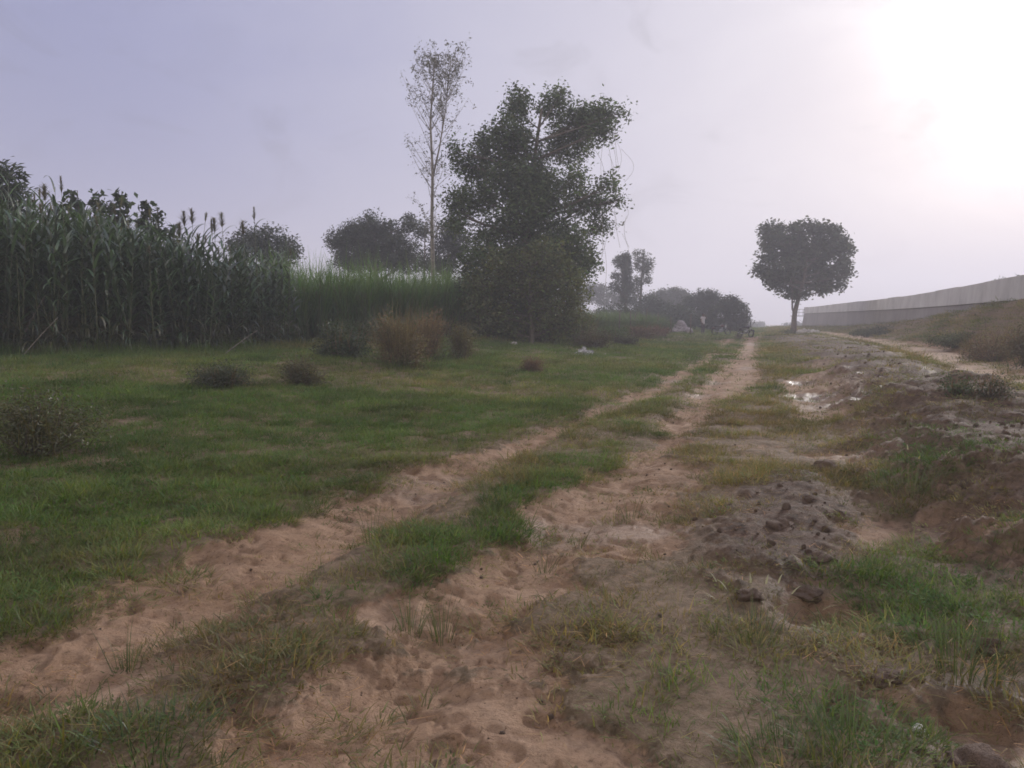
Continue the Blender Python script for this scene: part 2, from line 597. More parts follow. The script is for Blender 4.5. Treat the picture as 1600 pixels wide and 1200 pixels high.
def groundmat():
    m, n, l = newmat('earth')
    out = N(n, 'ShaderNodeOutputMaterial')
    b = N(n, 'ShaderNodeBsdfPrincipled')
    a = N(n, 'ShaderNodeAttribute', attribute_name='tint')   # r soil, g dark clods, b wet
    sep = N(n, 'ShaderNodeSeparateColor')
    l.new(a.outputs['Color'], sep.inputs[0])
    geo = N(n, 'ShaderNodeNewGeometry')

    def noise(s, det, rough=.55, dist=0.0):
        q = N(n, 'ShaderNodeTexNoise')
        q.inputs['Scale'].default_value = s
        q.inputs['Detail'].default_value = det
        q.inputs['Roughness'].default_value = rough
        q.inputs['Distortion'].default_value = dist
        l.new(geo.outputs['Position'], q.inputs['Vector'])
        return q

    def ramp(src, stops_):
        r = N(n, 'ShaderNodeValToRGB')
        e = r.color_ramp.elements
        for i, (p, c) in enumerate(stops_):
            if i > 1:
                e.new(p)
            e[i].position = p
            e[i].color = tuple(c) + (1,)
        l.new(src, r.inputs[0])
        return r

    def mix(f, c1, c2, mode='MIX'):
        q = N(n, 'ShaderNodeMix', data_type='RGBA', blend_type=mode)
        if isinstance(f, float):
            q.inputs[0].default_value = f
        else:
            l.new(f, q.inputs[0])
        l.new(c1, q.inputs[6])
        l.new(c2, q.inputs[7])
        return q.outputs[2]
    n1 = noise(1.1, 8, .62, .5)
    n2 = noise(14, 6, .65)
    n3 = noise(90, 4, .7)
    n4 = noise(38, 5, .75, .8)
    n5 = noise(3.3, 6, .6, 1.0)
    sand = ramp(n1.outputs[0], [(.28, (.24, .145, .085)), (.42, (.37, .235, .145)), (.55, (.43, .28, .18)), (.72, (.53, .375, .265))])
    fine = ramp(n2.outputs[0], [(.30, (.55, .55, .55)), (.55, (1, 1, 1)), (.8, (1.0, 1.0, 1.0))])
    sandf = mix(.7, sand.outputs[0], fine.outputs[0], 'MULTIPLY')
    speck = ramp(n4.outputs[0], [(.33, (.42, .38, .34)), (.45, (1, 1, 1)), (.8, (1, 1, 1))])
    sandf = mix(.85, sandf, speck.outputs[0], 'MULTIPLY')
    damp = ramp(n5.outputs[0], [(.36, (.78, .73, .70)), (.50, (1, 1, 1)), (.8, (1.0, 1.0, 1.0))])
    sandf = mix(.8, sandf, damp.outputs[0], 'MULTIPLY')
    under = ramp(n2.outputs[0], [(.3, (.12, .085, .050)), (.5, (.22, .155, .098)), (.75, (.32, .22, .15))])
    darks = ramp(n2.outputs[0], [(.30, (.050, .032, .022)), (.48, (.118, .076, .053)), (.75, (.21, .140, .100))])
    # a ragged border between bare earth and turf
    ed = N(n, 'ShaderNodeMath', operation='MULTIPLY_ADD')
    l.new(n2.outputs[0], ed.inputs[0])
    ed.inputs[1].default_value = .9
    ed.inputs[2].default_value = -.45
    sm = N(n, 'ShaderNodeMath', operation='ADD')
    l.new(sep.outputs[0], sm.inputs[0])
    l.new(ed.outputs[0], sm.inputs[1])
    sr = ramp(sm.outputs[0], [(.35, (0, 0, 0)), (.62, (1, 1, 1))])
    c = mix(sr.outputs[0], under.outputs[0], sandf)
    c = mix(sep.outputs[1], c, darks.outputs[0])
    wet = N(n, 'ShaderNodeMath', operation='MULTIPLY')
    l.new(sep.outputs[2], wet.inputs[0])
    wet.inputs[1].default_value = .5
    dk = N(n, 'ShaderNodeRGB')
    dk.outputs[0].default_value = (.13, .09, .07, 1)
    c = mix(wet.outputs[0], c, dk.outputs[0])
    l.new(c, b.inputs['Base Color'])
    rr = N(n, 'ShaderNodeMapRange')
    l.new(sep.outputs[2], rr.inputs[0])
    rr.inputs[3].default_value = .82
    rr.inputs[4].default_value = .28
    l.new(rr.outputs[0], b.inputs['Roughness'])
    b.inputs['Specular IOR Level'].default_value = .2
    h = N(n, 'ShaderNodeMath', operation='MULTIPLY_ADD')
    l.new(n3.outputs[0], h.inputs[0])
    h.inputs[1].default_value = .3
    h2 = N(n, 'ShaderNodeMath', operation='MULTIPLY_ADD')
    l.new(n4.outputs[0], h2.inputs[0])
    h2.inputs[1].default_value = .5
    l.new(n2.outputs[0], h2.inputs[2])
    l.new(h2.outputs[0], h.inputs[2])
    bp = N(n, 'ShaderNodeBump')
    bp.inputs['Strength'].default_value = .9
    bp.inputs['Distance'].default_value = .035
    l.new(h.outputs[0], bp.inputs['Height'])
    l.new(bp.outputs[0], b.inputs['Normal'])
    l.new(b.outputs[0], out.inputs[0])
    return m


M_EARTH = groundmat()
M_GRASS = leafmat('grass_blade', (1, 1, 1), .35, .025, inst=True, rough=.6)
M_SORG = leafmat('sorghum_leaf', (.066, .115, .052), .30, .13, inst=True, rough=.32)
M_SORG1 = leafmat('sorghum_leaf_single', (.066, .115, .052), .30, .13, rough=.32)
M_CANE = leafmat('cane_leaf', (.088, .165, .042), .38, .06, inst=True)
M_LEAF = leafmat('tree_leaf', (1, 1, 1), .30, .05)
M_BARK = simple('bark', (.13, .105, .085), .9, scale=9, bump=.02, var=.35)
M_BARKP = simple('pale_bark', (.24, .21, .18), .85, scale=9, bump=.015, var=.3)
M_STALK = simple('green_stalk', (.11, .12, .06), .6, scale=4, var=.35)
M_CLOD = simple('clod_earth', (.15, .10, .072), .95, scale=16, bump=.02, var=.4)
M_STONE = simple('pale_stone', (.42, .38, .36), .85, scale=14, bump=.01, var=.3)
M_SEED = leafmat('seed_head', (.20, .18, .125), .25, .03, inst=True)
M_SEED1 = leafmat('seed_head_single', (.20, .18, .125), .25, .03)

# ------------------------------------------------------------------ ground sheets
def build_ground():
    az = np.concatenate([np.arange(-180, -42, 3.0), np.arange(-42, 42, 0.16), np.arange(42, 180, 3.0)])
    az = np.radians(az)
    na = len(az)
    rr = [0.25]
    while rr[-1] < 900:
        r = rr[-1]
        st = 0.10 if r < 2.0 else (r * 0.0058 if r < 14 else (r * .010 if r < 70 else r * .03))
        rr.append(r + st)
    rr = np.array(rr)
    nr = len(rr)
    R, A = np.meshgrid(rr, az, indexing='ij')
    X, Y = (R * np.sin(A)).ravel(), (R * np.cos(A)).ravel()
    M = masks(X, Y)
    Z = full_h(X, Y, M)
    soil, side, berm, mnd, dark = M
    wet = np.zeros_like(X)
    for (cx, cy_), q, dp in PUDDLES:
        wet = np.maximum(wet, sst(1.7, .9, np.hypot(X - cx, (Y - cy_) * .6) / q))
    for P in (SOIL[3], SOIL[4]):
        wet = np.maximum(wet, .55 * sst(.2, -.1, poly_sd(X, Y, P)))
    wet = np.maximum(wet, sst(.60, .72, fbm(X * .9, Y * .9, 3, 91) * .5 + .5) * .5 * soil)
    tint = np.stack([np.maximum(soil, side), dark, wet], 1)
    V = np.stack([X, Y, Z], 1)
    i = np.arange(nr - 1)[:, None]
    j = np.arange(na)[None, :]
    j2 = (j + 1) % na
    Q = np.stack([i * na + j, i * na + j2, (i + 1) * na + j2, (i + 1) * na + j], -1).reshape(-1, 4)
    Vc = np.vstack([V, [[0, 0, H(0, 0)]]])
    tc_ = np.vstack([tint, [[0, 0, 0]]])
    # per-vertex normals of the whole sheet, kept on every piece so that seams do not show
    full = mesh('tmp', Vc, Q, None)
    nv = np.zeros(len(Vc) * 3, np.float32)
    full.vertices.foreach_get('normal', nv)
    nv = nv.reshape(-1, 3)
    bpy.data.meshes.remove(full)
    cen = [np.full(na, len(V)), np.arange(na), (np.arange(na) + 1) % na]
    tri = np.stack([cen[0], cen[2], cen[1]], 1)
    fs = soil[Q].mean(1)
    t = lat(X, Y)[Q].mean(1)
    fy = Y[Q].mean(1)
    fside = side[Q].mean(1) > .5
    ftrk = (fs > .5) & (t > -2.2) & (t < 2.3) & (fy < 118) & ~fside
    fber = (berm[Q].mean(1) > .5) & ~fside & ~ftrk
    sets = [('dirt_track', ftrk, None), ('side_path', fside, None), ('terrain_ridge', fber, None), ('ground', ~(fside | ftrk | fber), tri)]
    for name, msk, extra in sets:
        q = Q[msk]
        used = np.unique(q if extra is None else np.concatenate([q.ravel(), extra.ravel()]))
        remap = np.full(len(Vc), -1)
        remap[used] = np.arange(len(used))
        fl = [remap[q]] + ([remap[extra]] if extra is not None else [])
        me = mesh(name, Vc[used], fl, M_EARTH, tc_[used])
        me.normals_split_custom_set_from_vertices(nv[used].tolist())
        o = obj(name, me)
        tag(o, kind='structure')


build_ground()
pw = bpy.data.materials.new('puddle_water')
pw.use_nodes = True
pb = pw.node_tree.nodes['Principled BSDF']
pb.inputs['Base Color'].default_value = (.17, .12, .09, 1)
pb.inputs['Roughness'].default_value = .5
pb.inputs['Specular IOR Level'].default_value = .6
for (cx, cy_), q, dp in PUDDLES:
    k = 28
    a = np.linspace(0, 2 * math.pi, k, endpoint=False)
    wob = .95 + .22 * np.sin(2 * a + cx) + .16 * np.sin(3 * a + 2 * cx) + .12 * np.sin(5 * a) + .07 * np.sin(9 * a)
    zz = H(cx, cy_) + .022
    V = np.vstack([[[0, 0, 0]], np.stack([q * wob * np.cos(a), q * wob * np.sin(a) / .6, 0 * a], 1)])
    T = np.stack([np.zeros(k, int), 1 + np.arange(k), 1 + (np.arange(k) + 1) % k], 1)
    o = obj('puddle_water', mesh('puddle_water', V, T, pw), loc=(cx, cy_, float(zz)))
    tag(o, kind='structure')

# ------------------------------------------------------------------ leaves, blades, instancing
def blade(base, az, lean, length, width, segs=4, droop=1.0, twist=0.0):
    """a curved tapering strip: returns verts, quads"""
    V, Q = [], []
    p = np.array(base, float)
    el_ = math.pi / 2 - lean
    h = np.array([math.cos(az), math.sin(az), 0])
    sd = np.array([-math.sin(az + twist), math.cos(az + twist), 0])
    st = length / segs
    for i in range(segs + 1):
        f = i / segs
        w = width * (1 - f) ** .7 * (0.55 + 0.45 * min(1, f * 4 + .2)) * .5
        if i == segs:
            w = width * .04
        V += [p - sd * w, p + sd * w]
        el_ -= droop * (0.35 + f) / segs
        p = p + st * (h * math.cos(el_) + np.array([0, 0, 1]) * math.sin(el_))
    for i in range(segs):
        Q.append([2 * i, 2 * i + 1, 2 * i + 3, 2 * i + 2])
    return np.array(V), np.array(Q)


class Foli:
    def __init__(s):
        s.V, s.Q, s.C, s.n = [], [], [], 0

    def add(s, V, Q, c):
        s.V.append(V)
        s.Q.append(Q + s.n)
        s.C.append(np.broadcast_to(np.asarray(c, float), (len(V), 3)))
        s.n += len(V)

    def mesh(s, name, mat):
        return mesh(name, np.vstack(s.V), np.vstack(s.Q), mat, np.vstack(s.C))


def instancer(name, pts, rot, scl, var, ptint, sources, label, cat):
    """one object that carries many copies of its source plants (stuff)"""
    me = bpy.data.meshes.new(name)
    me.vertices.add(len(pts))
    me.vertices.foreach_set('co', np.asarray(pts, np.float32).ravel())

    def att(nm, typ, data, key):
        a = me.attributes.new(nm, typ, 'POINT')
        a.data.foreach_set(key, np.asarray(data).ravel())
    att('prot', 'FLOAT_VECTOR', np.asarray(rot, np.float32), 'vector')
    att('pscl', 'FLOAT_VECTOR', np.asarray(scl, np.float32), 'vector')
    att('pvar', 'INT', np.asarray(var, np.int32), 'value')
    c4 = np.ones((len(pts), 4), np.float32)
    c4[:, :3] = ptint
    att('ptint', 'FLOAT_COLOR', c4, 'color')
    coll = bpy.data.collections.new(name + '_sources')
    for i, sme in enumerate(sources):
        coll.objects.link(bpy.data.objects.new('%s_source_%02d' % (name, i), sme))
    ng = bpy.data.node_groups.new(name + '_scatter', 'GeometryNodeTree')
    ng.interface.new_socket('Geometry', in_out='INPUT', socket_type='NodeSocketGeometry')
    ng.interface.new_socket('Geometry', in_out='OUTPUT', socket_type='NodeSocketGeometry')
    gi, go = ng.nodes.new('NodeGroupInput'), ng.nodes.new('NodeGroupOutput')
    ci = ng.nodes.new('GeometryNodeCollectionInfo')
    ci.inputs['Collection'].default_value = coll
    ci.inputs['Separate Children'].default_value = True
    ci.inputs['Reset Children'].default_value = True
    ip = ng.nodes.new('GeometryNodeInstanceOnPoints')
    ip.inputs['Pick Instance'].default_value = True

    def na(nm, dt):
        q = ng.nodes.new('GeometryNodeInputNamedAttribute')
        q.data_type = dt
        q.inputs['Name'].default_value = nm
        return q.outputs['Attribute']
    L = ng.links
    L.new(gi.outputs[0], ip.inputs['Points'])
    L.new(ci.outputs[0], ip.inputs['Instance'])
    L.new(na('pvar', 'INT'), ip.inputs['Instance Index'])
    e2r = ng.nodes.new('FunctionNodeEulerToRotation')
    L.new(na('prot', 'FLOAT_VECTOR'), e2r.inputs[0])
    L.new(e2r.outputs[0], ip.inputs['Rotation'])
    L.new(na('pscl', 'FLOAT_VECTOR'), ip.inputs['Scale'])
    L.new(ip.outputs[0], go.inputs[0])
    o = obj(name, me)
    md = o.modifiers.new('scatter', 'NODES')
    md.node_group = ng
    return tag(o, label, cat, kind='stuff')


# --- turf tufts
def grass_tuft(n, rad_, hmin, hmax, w, leanmax, dry=0.0, seg=3):
    f = Foli()
    for _ in range(n):
        a = random.uniform(0, 6.283)
        r = rad_ * math.sqrt(random.random())
        az = a + random.uniform(-1.2, 1.2)
        lean = random.uniform(.1, leanmax)
        V, Q = blade((r * math.cos(a), r * math.sin(a), -.01), az, lean, random.uniform(hmin, hmax), w * random.uniform(.7, 1.3), seg,
                     random.uniform(.3, 1.5), random.uniform(-.8, .8))
        g = random.uniform(.72, 1.25)
        if random.random() < dry + .10:
            c = np.array([1.45, 1.22, 1.15]) * g
        else:
            c = np.array([random.uniform(.8, 1.25), 1.0, random.uniform(.7, 1.1)]) * g
        f.add(V, Q, c)
    return f


tufts = []
for k in range(6):      # short creeping turf
    tufts.append(grass_tuft(64, .14, .02, .065, .0060, 1.4).mesh('turf_a%d' % k, M_GRASS))
for k in range(4):      # upright, longer
    tufts.append(grass_tuft(34, .10, .04, .125, .0055, .95).mesh('turf_b%d' % k, M_GRASS))
for k in range(3):      # dry, thin
    tufts.append(grass_tuft(34, .13, .03, .12, .0046, 1.15, .5).mesh('turf_c%d' % k, M_GRASS))
for k in range(3):      # low broad-leaved weeds
    f = Foli()
    for _ in range(34):
        a = random.uniform(0, 6.283)
        r = .09 * math.sqrt(random.random())
        V, Q = blade((r * math.cos(a), r * math.sin(a), random.uniform(0, .04)), a, random.uniform(.5, 1.3), random.uniform(.014, .034), .013, 2, .6)
        f.add(V, Q, np.array([.8, 1.0, .7]) * random.uniform(.7, 1.2))
    tufts.append(f.mesh('weed_%d' % k, M_GRASS))
for k in range(3):      # straw and dead bits lying on the ground
    f = Foli()
    for _ in range(16):
        a = random.uniform(0, 6.283)
        r = .16 * math.sqrt(random.random())
        V, Q = blade((r * math.cos(a), r * math.sin(a), random.uniform(.002, .012)), random.uniform(0, 6.283), random.uniform(1.45, 1.6), random.uniform(.02, .09), .0042, 2, random.uniform(-.1, .1))
        f.add(V, Q, np.array([2.2, 1.5, 1.5]) * random.uniform(.5, 1.3))
    straws = True
    tufts.append(f.mesh('turf_s%d' % k, M_GRASS))
# coarse far tufts (index 19..21)
for k in range(3):
    tufts.append(grass_tuft(70, .36, .04, .13, .015, 1.2, .15).mesh('turf_far%d' % k, M_GRASS))


GREEN = [[ground_pt(*q) for q in Pq] for Pq in [
    [(1340, 860), (1640, 850), (1640, 1010), (1450, 990), (1340, 960)],
    [(1150, 1040), (1400, 1060), (1450, 1150), (1440, 1240), (1000, 1240), (1080, 1120)],
    [(260, 1100), (520, 900), (620, 830), (800, 760), (860, 715), (930, 690), (1000, 640), (1060, 600), (1080, 610), (1020, 680), (950, 725), (850, 790), (760, 890), (560, 970),
     (390, 1080), (330, 1240), (40, 1240)],
    [(1380, 700), (1640, 690), (1640, 800), (1380, 790)]]]


def scatter_grass():
    P = []
    bands = [(0.6, 2.0, 60, 360), (2.0, 4.5, 460, 96), (4.5, 8, 340, 90), (8, 14, 175, 88), (14, 24, 60, 84), (24, 45, 17, 84), (45, 120, 4.5, 84)]
    for r0, r1, dens, aw in bands:
        n = int(dens * math.pi * (r1 * r1 - r0 * r0) * aw / 360)
        r = np.sqrt(rng.uniform(r0 * r0, r1 * r1, n))
        a = np.radians(rng.uniform(-aw / 2, aw / 2, n))
        P.append(np.stack([r * np.sin(a), r * np.cos(a), r], 1))
    P = np.vstack(P)
    x, y, r = P.T
    M = masks(x, y)
    soil, side, berm, mnd, dark = M
    t = lat(x, y)
    cl1 = fbm(x * 1.7, y * 1.7, 4, 61) * .5 + .5
    cl2 = fbm(x * .35, y * .35, 3, 62) * .5 + .5
    bare = np.maximum(np.maximum(soil, side), dark * .9)
    # turf is thinner among the wheel tracks and on the right
    thin = .13 + .09 * sst(-3.0, -1.5, t) + .24 * sst(-1.2, .8, t) * (1 - .6 * sst(4.5, 7, r))
    nrt = sst(-1.2, -.2, t) * sst(13, 8, y)
    gm0 = np.zeros(len(x))
    for Pq in GREEN:
        gm0 = np.maximum(gm0, sst(.25, -.25, poly_sd(x, y, Pq) + .5 * fbm(x * 2, y * 2, 3, 72)))
    thin = thin * (1 - .3 * nrt * gm0) + .07 * nrt
    cl3 = fbm(x * 6, y * 6, 2, 63) * .5 + .5
    p = (1 - sst(.25, .95, bare)) * (.12 + .88 * sst(thin, thin + .26, cl1 * .75 + cl3 * .25)) + .04 + .06 * dark + .22 * mnd * sst(.42, .6, cl1) + .42 * sst(30, 10, r) * sst(.52, .68, cl1 * .6 + cl3 * .4) * bare
    p = np.where(r < 24, p, np.maximum(p * (1 - sst(.3, .8, bare)), .75 * (1 - sst(.2, .6, bare))))
    p = p + np.where(r > 20, .5 * berm * sst(.48, .62, cl1), 0)
    keep = rng.random(len(x)) < p
    dw, _, sw = seg_dist(x, y, WALL)
    keep &= ~((sw > 0) | (dw < .3))
    x, y, r, t, cl1, cl2, bare, dark = [q[keep] for q in (x, y, r, t, cl1, cl2, bare, dark)]
    z = full_h(x, y)
    ed, _, _ = seg_dist(x, y, [ground_pt(-420, 562), ground_pt(200, 555), ground_pt(330, 550), ground_pt(462, 540), ground_pt(700, 536), ground_pt(900, 532)])
    edge = sst(1.6, .2, ed) * (.4 + .9 * vnoise(x * 1.7, y * 1.7, 88))
    n = len(x)
    nm = sorted(m.name for m in tufts)
    NF, NS = 19, 16
    u = rng.random(n)
    dryness = np.clip(.02 + .66 * sst(-1.0, 2.6, t) + 1.1 * (cl2 - .5) + .5 * (fbm(x * .22, y * .5, 3, 70)) + .18 * sst(9, 14, r) * sst(-1, -4, t) - .25 * sst(4, 9, t) * sst(12, 3, y), 0, 1)
    gm = np.zeros(n)
    for Pq in GREEN:
        gm = np.maximum(gm, sst(.25, -.25, poly_sd(x, y, Pq) + .5 * fbm(x * 2, y * 2, 3, 72)))
    near_r = sst(-1.6, -.6, t) * sst(14, 8, y)
    dryness = dryness * (1 - near_r) + near_r * (.78 - .76 * gm)
    up = sst(.45, .75, fbm(x * .9 + 5, y * .9, 3, 66) * .5 + .5)
    var = np.where(u < .56 - .35 * up, rng.integers(0, 6, n), np.where(u < .90 - .25 * dryness, rng.integers(6, 10, n), rng.integers(10, 13, n)))
    var = np.where(rng.random(n) < .07, rng.integers(13, 16, n), var)
    far = r > 24
    var = np.where(far, rng.integers(NF, NF + 3, n), var)
    var = np.where((rng.random(n) < .12 + .25 * bare) & ~far, rng.integers(NS, NS + 3, n), var)
    s = rng.uniform(.65, 1.25, n) * np.where(far, 1.15 + (r - 24) / 90, 1 + np.clip((r - 8) / 16, 0, .9))
    s = s * (.75 + .6 * cl1)
    hs = s * .84 * rng.uniform(.7, 1.2, n) * (1 - .35 * sst(.2, .8, bare)) * np.where(far, .75, 1) * (1 + 2.6 * edge)
    green = np.array([.092, .160, .044])
    dryc = np.array([.225, .200, .100])
    brown = np.array([.230, .165, .108])
    dk = np.clip(dryness + rng.normal(0, .16, n), 0, 1)[:, None]
    c = green * (1 - dk) + dryc * dk
    bmix = np.maximum(sst(.55, .8, fbm(x * .6, y * .6, 3, 68) * .5 + .5) * .55 * sst(-6, 2, t), near_r * (1 - gm) * .5 * rng.random(n))[:, None]
    c = c * (1 - bmix) + brown * bmix
    c = c * (.42 + 1.16 * (fbm(x * 1.4, y * 1.4, 4, 71, .65) * .5 + .5)[:, None]) * rng.uniform(.8, 1.2, (n, 1))
    rot = np.stack([rng.normal(0, .12, n), rng.normal(0, .12, n), rng.uniform(0, 6.283, n)], 1)
    instancer('grass', np.stack([x, y, z], 1), rot, np.stack([s, s, hs], 1), var, c, tufts,
              'patchy short green and dry grass over the sandy ground', 'grass')
    print('grass instances', n)


scatter_grass()

# --- loose crumbs of soil on the ridge and the mound
def clod_mesh(name, seed, r=1.0, mat=M_CLOD, ang=.25):
    bm = bmesh.new()
    bmesh.ops.create_icosphere(bm, subdivisions=4 if ang > .55 else 3, radius=1)
    for v in bm.verts:
        c = v.co
        k = 1 + .35 * (float(fbm(np.array([c.x * 1.3 + seed]), np.array([c.y * 1.3 + c.z * 1.7]), 4, seed)[0])) + \
            ang * (float(vnoise(np.array([c.z * 2.2 + seed]), np.array([c.x * 2.2 - c.y * 1.8]), seed + 3)[0]) - .5)
        if ang > .55:
            k += .30 * abs(float(fbm(np.array([c.x * 2.6 + seed + c.z * 2]), np.array([c.y * 2.6 - c.z * 2.2]), 5, seed + 9, .7)[0]))
        v.co = Vector((c.x * k, c.y * k * .85, c.z * k * .70)) * r
    me = bpy.data.meshes.new(name)
    bm.to_mesh(me)
    bm.free()
    me.polygons.foreach_set('use_smooth', np.full(len(me.polygons), True))
    me.materials.append(mat)
    return me


clods = [clod_mesh('crumb_%d' % k, 3 + k) for k in range(5)]


def scatter_clods():
    n = 60000
    r = np.sqrt(rng.uniform(1.5 ** 2, 34 ** 2, n))
    a = np.radians(rng.uniform(-42, 46, n))
    w = rng.random(n) < np.clip(60 / (r * r) + .06, 0, 1)
    x, y = (r * np.sin(a))[w], (r * np.cos(a))[w]
    M = masks(x, y)
    p = np.clip(.45 * np.maximum(M[3], M[4] - M[2]) + .5 * M[2] + .30 * M[0] + .02, 0, 1)
    k = rng.random(len(x)) < p
    x, y = x[k], y[k]
    z = full_h(x, y)
    n = len(x)
    dk = masks(x, y)[4]
    s = (.004 + .020 * rng.random(n) ** 5) * (.6 + .9 * dk) * (1 + np.clip((np.hypot(x, y) - 6) / 30, 0, .8))
    rot = rng.uniform(0, 6.283, (n, 3))
    instancer('soil_crumbs', np.stack([x, y, z + s * .2], 1), rot, np.stack([s] * 3, 1), rng.integers(0, 5, n), np.ones((n, 3)), clods,
              'crumbled brown earth strewn over the ridge and the bare ground', 'soil')
    print('crumbs', n)


scatter_clods()

# ------------------------------------------------------------------ earth clods one can tell apart
CL = [(1310, 962, .10, 'dark round clod of earth lying on the wet sand below the mound'),
      (1262, 915, .065, 'smooth brown clod at the lower edge of the earth mound, above the wet sand'),
      (1283, 880, .085, 'brown clod on the right flank of the earth mound'),
      (1522, 1192, .10, 'dark pointed clod on the sand at the bottom right corner'),
      (1545, 1010, .05, 'small clod half hidden in green grass by the right edge'),
      (1170, 932, .06, 'brown clod at the left foot of the earth mound beside seeding grass'),
      (1290, 735, .12, 'broad low heap of dark earth in the grass behind the mound'),
      (1388, 1060, .06, 'reddish clod in the grass left of the sandy strip at lower right'),
      (1218, 835, .09, 'lumpy clod on the crest of the earth mound')]
for i, (px, py, r, lb) in enumerate(CL):
    x, y, z = at(px, py)
    o = obj('soil_clod', clod_mesh('soil_clod', 31 + 7 * i, 1.0, M_CLOD, .9), loc=(x, y, z + r * .05))
    o.scale = (r, r * 1.1, r * .8)
    o.rotation_euler = (0, 0, i * 1.3)
    tag(o, lb, 'clod', 'clods of earth on the ground at the right')


# ------------------------------------------------------------------ foliage clumps and trees
def leaves(centers, size, aspect=.42, up=.25, col=(.05, .075, .035), colvar=.3, hang=0.0):
    """one diamond leaf per centre"""
    n = len(centers)
    d = rng.normal(0, 1, (n, 3))
    d[:, 2] = d[:, 2] * .6 - hang
    d /= np.linalg.norm(d, axis=1)[:, None]
    nn = rng.normal(0, 1, (n, 3))
    nn[:, 2] += up * 3
    nn -= (nn * d).sum(1)[:, None] * d
    nn /= np.linalg.norm(nn, axis=1)[:, None] + 1e-9
    sdv = np.cross(d, nn)
    L = (size * rng.uniform(.6, 1.3, n))[:, None]
    W = L * aspect * .5
    c = np.asarray(centers)
    V = np.stack([c - d * L * .5, c + sdv * W - d * L * .05 + nn * L * .06, c + d * L * .5, c - sdv * W - d * L * .05 + nn * L * .06], 1).reshape(-1, 3)
    Q = np.arange(4 * n).reshape(n, 4)
    k = rng.uniform(1 - colvar, 1 + colvar, (n, 1))
    C = np.repeat(np.asarray(col) * k * rng.uniform(.85, 1.15, (n, 3)), 4, 0)
    return V, Q, C


def blob_points(c, r, n_cl, per, spread, shell=.55):
    """leaf positions: sub-clumps spread through an ellipsoid, denser near its surface"""
    u = rng.normal(0, 1, (n_cl, 3))
    u /= np.linalg.norm(u, axis=1)[:, None]
    k = rng.uniform(shell, 1.0, (n_cl, 1)) ** .6
    k *= rng.uniform(.78, 1.10, (n_cl, 1))
    cc = np.asarray(c) + u * k * np.asarray(r)
    pp = np.repeat(cc, per, 0) + rng.normal(0, 1, (n_cl * per, 3)) * np.asarray(spread)
    return cc, pp, np.repeat(np.arange(n_cl), per)


def crown(blobs, leaf, per, dens, spread, col, clumpvar=.35, aspect=.42, hang=0.0, shell=.45, up=.25):
    Vs, Qs, Cs, n0 = [], [], [], 0
    allc = []
    dens = dens * 1.35
    for (cx, cy_, cz, rx, ry, rz) in blobs:
        area = (rx * ry + ry * rz + rx * rz) / 3 * 12.6
        ncl = max(4, int(area * dens))
        cc, pp, ci = blob_points((cx, cy_, cz), (rx, ry, rz), ncl, per, spread, shell)
        V, Q, C = leaves(pp, leaf, aspect, up, col, .25, hang)
        kc = rng.uniform(1 - clumpvar, 1 + clumpvar, (ncl, 1))
        C = C * np.repeat(kc[ci], 4, 0)
        Vs.append(V)
        Qs.append(Q + n0)
        Cs.append(C)
        n0 += len(V)
        allc.append(cc)
    return np.vstack(Vs), np.vstack(Qs), np.vstack(Cs), allc


def limb(mb, a, b, r0, r1, sag=.12, n=6, k=6):
    a, b = np.array(a, float), np.array(b, float)
    L = np.linalg.norm(b - a)
    t = np.linspace(0, 1, n)[:, None]
    off = rng.normal(0, .05, (1, 3)) * L
    mid = (a + b) / 2 + np.array([0, 0, -sag * L]) * .5 + off
    P = (1 - t) ** 2 * a + 2 * t * (1 - t) * mid + t * t * b
    mb.tube(P, np.linspace(r0, r1, n), k)
    return P


def px_blobs(spec, X, Y, depth=1.0, base_z=0.0, dj=.55):
    """photo-traced lobes of a crown -> real lobes round the tree's own axis, each with its own depth"""
    out = []
    xs = [s[0] for s in spec]
    cx = (min(xs) + max(xs)) / 2
    half = (max(xs) - min(xs)) / 2 + 1e-6
    for s in spec:
        px, py, rx, ry = s[:4]
        f = Y * math.cos(PITCH)          # depth along the view axis is close to Y
        d = ray(px, py)
        k = Y / d[1]
        p = np.array([0, 0, EYE]) + d * k
        sc = Y / F
        w = math.sqrt(max(0, 1 - ((px - cx) / half) ** 2)) * half * sc
        yo = s[4] * sc if len(s) > 4 else rng.uniform(-dj, dj) * w * depth
        # slide along the sight line when moved in depth
        kk = 1 + yo / Y
        q = np.array([0, 0, EYE]) + (p - np.array([0, 0, EYE])) * kk
        out.append((q[0] - X, q[1] - Y, q[2] - base_z, rx * sc * kk, (rx + ry) * .5 * sc * kk, ry * sc * kk))
    return out


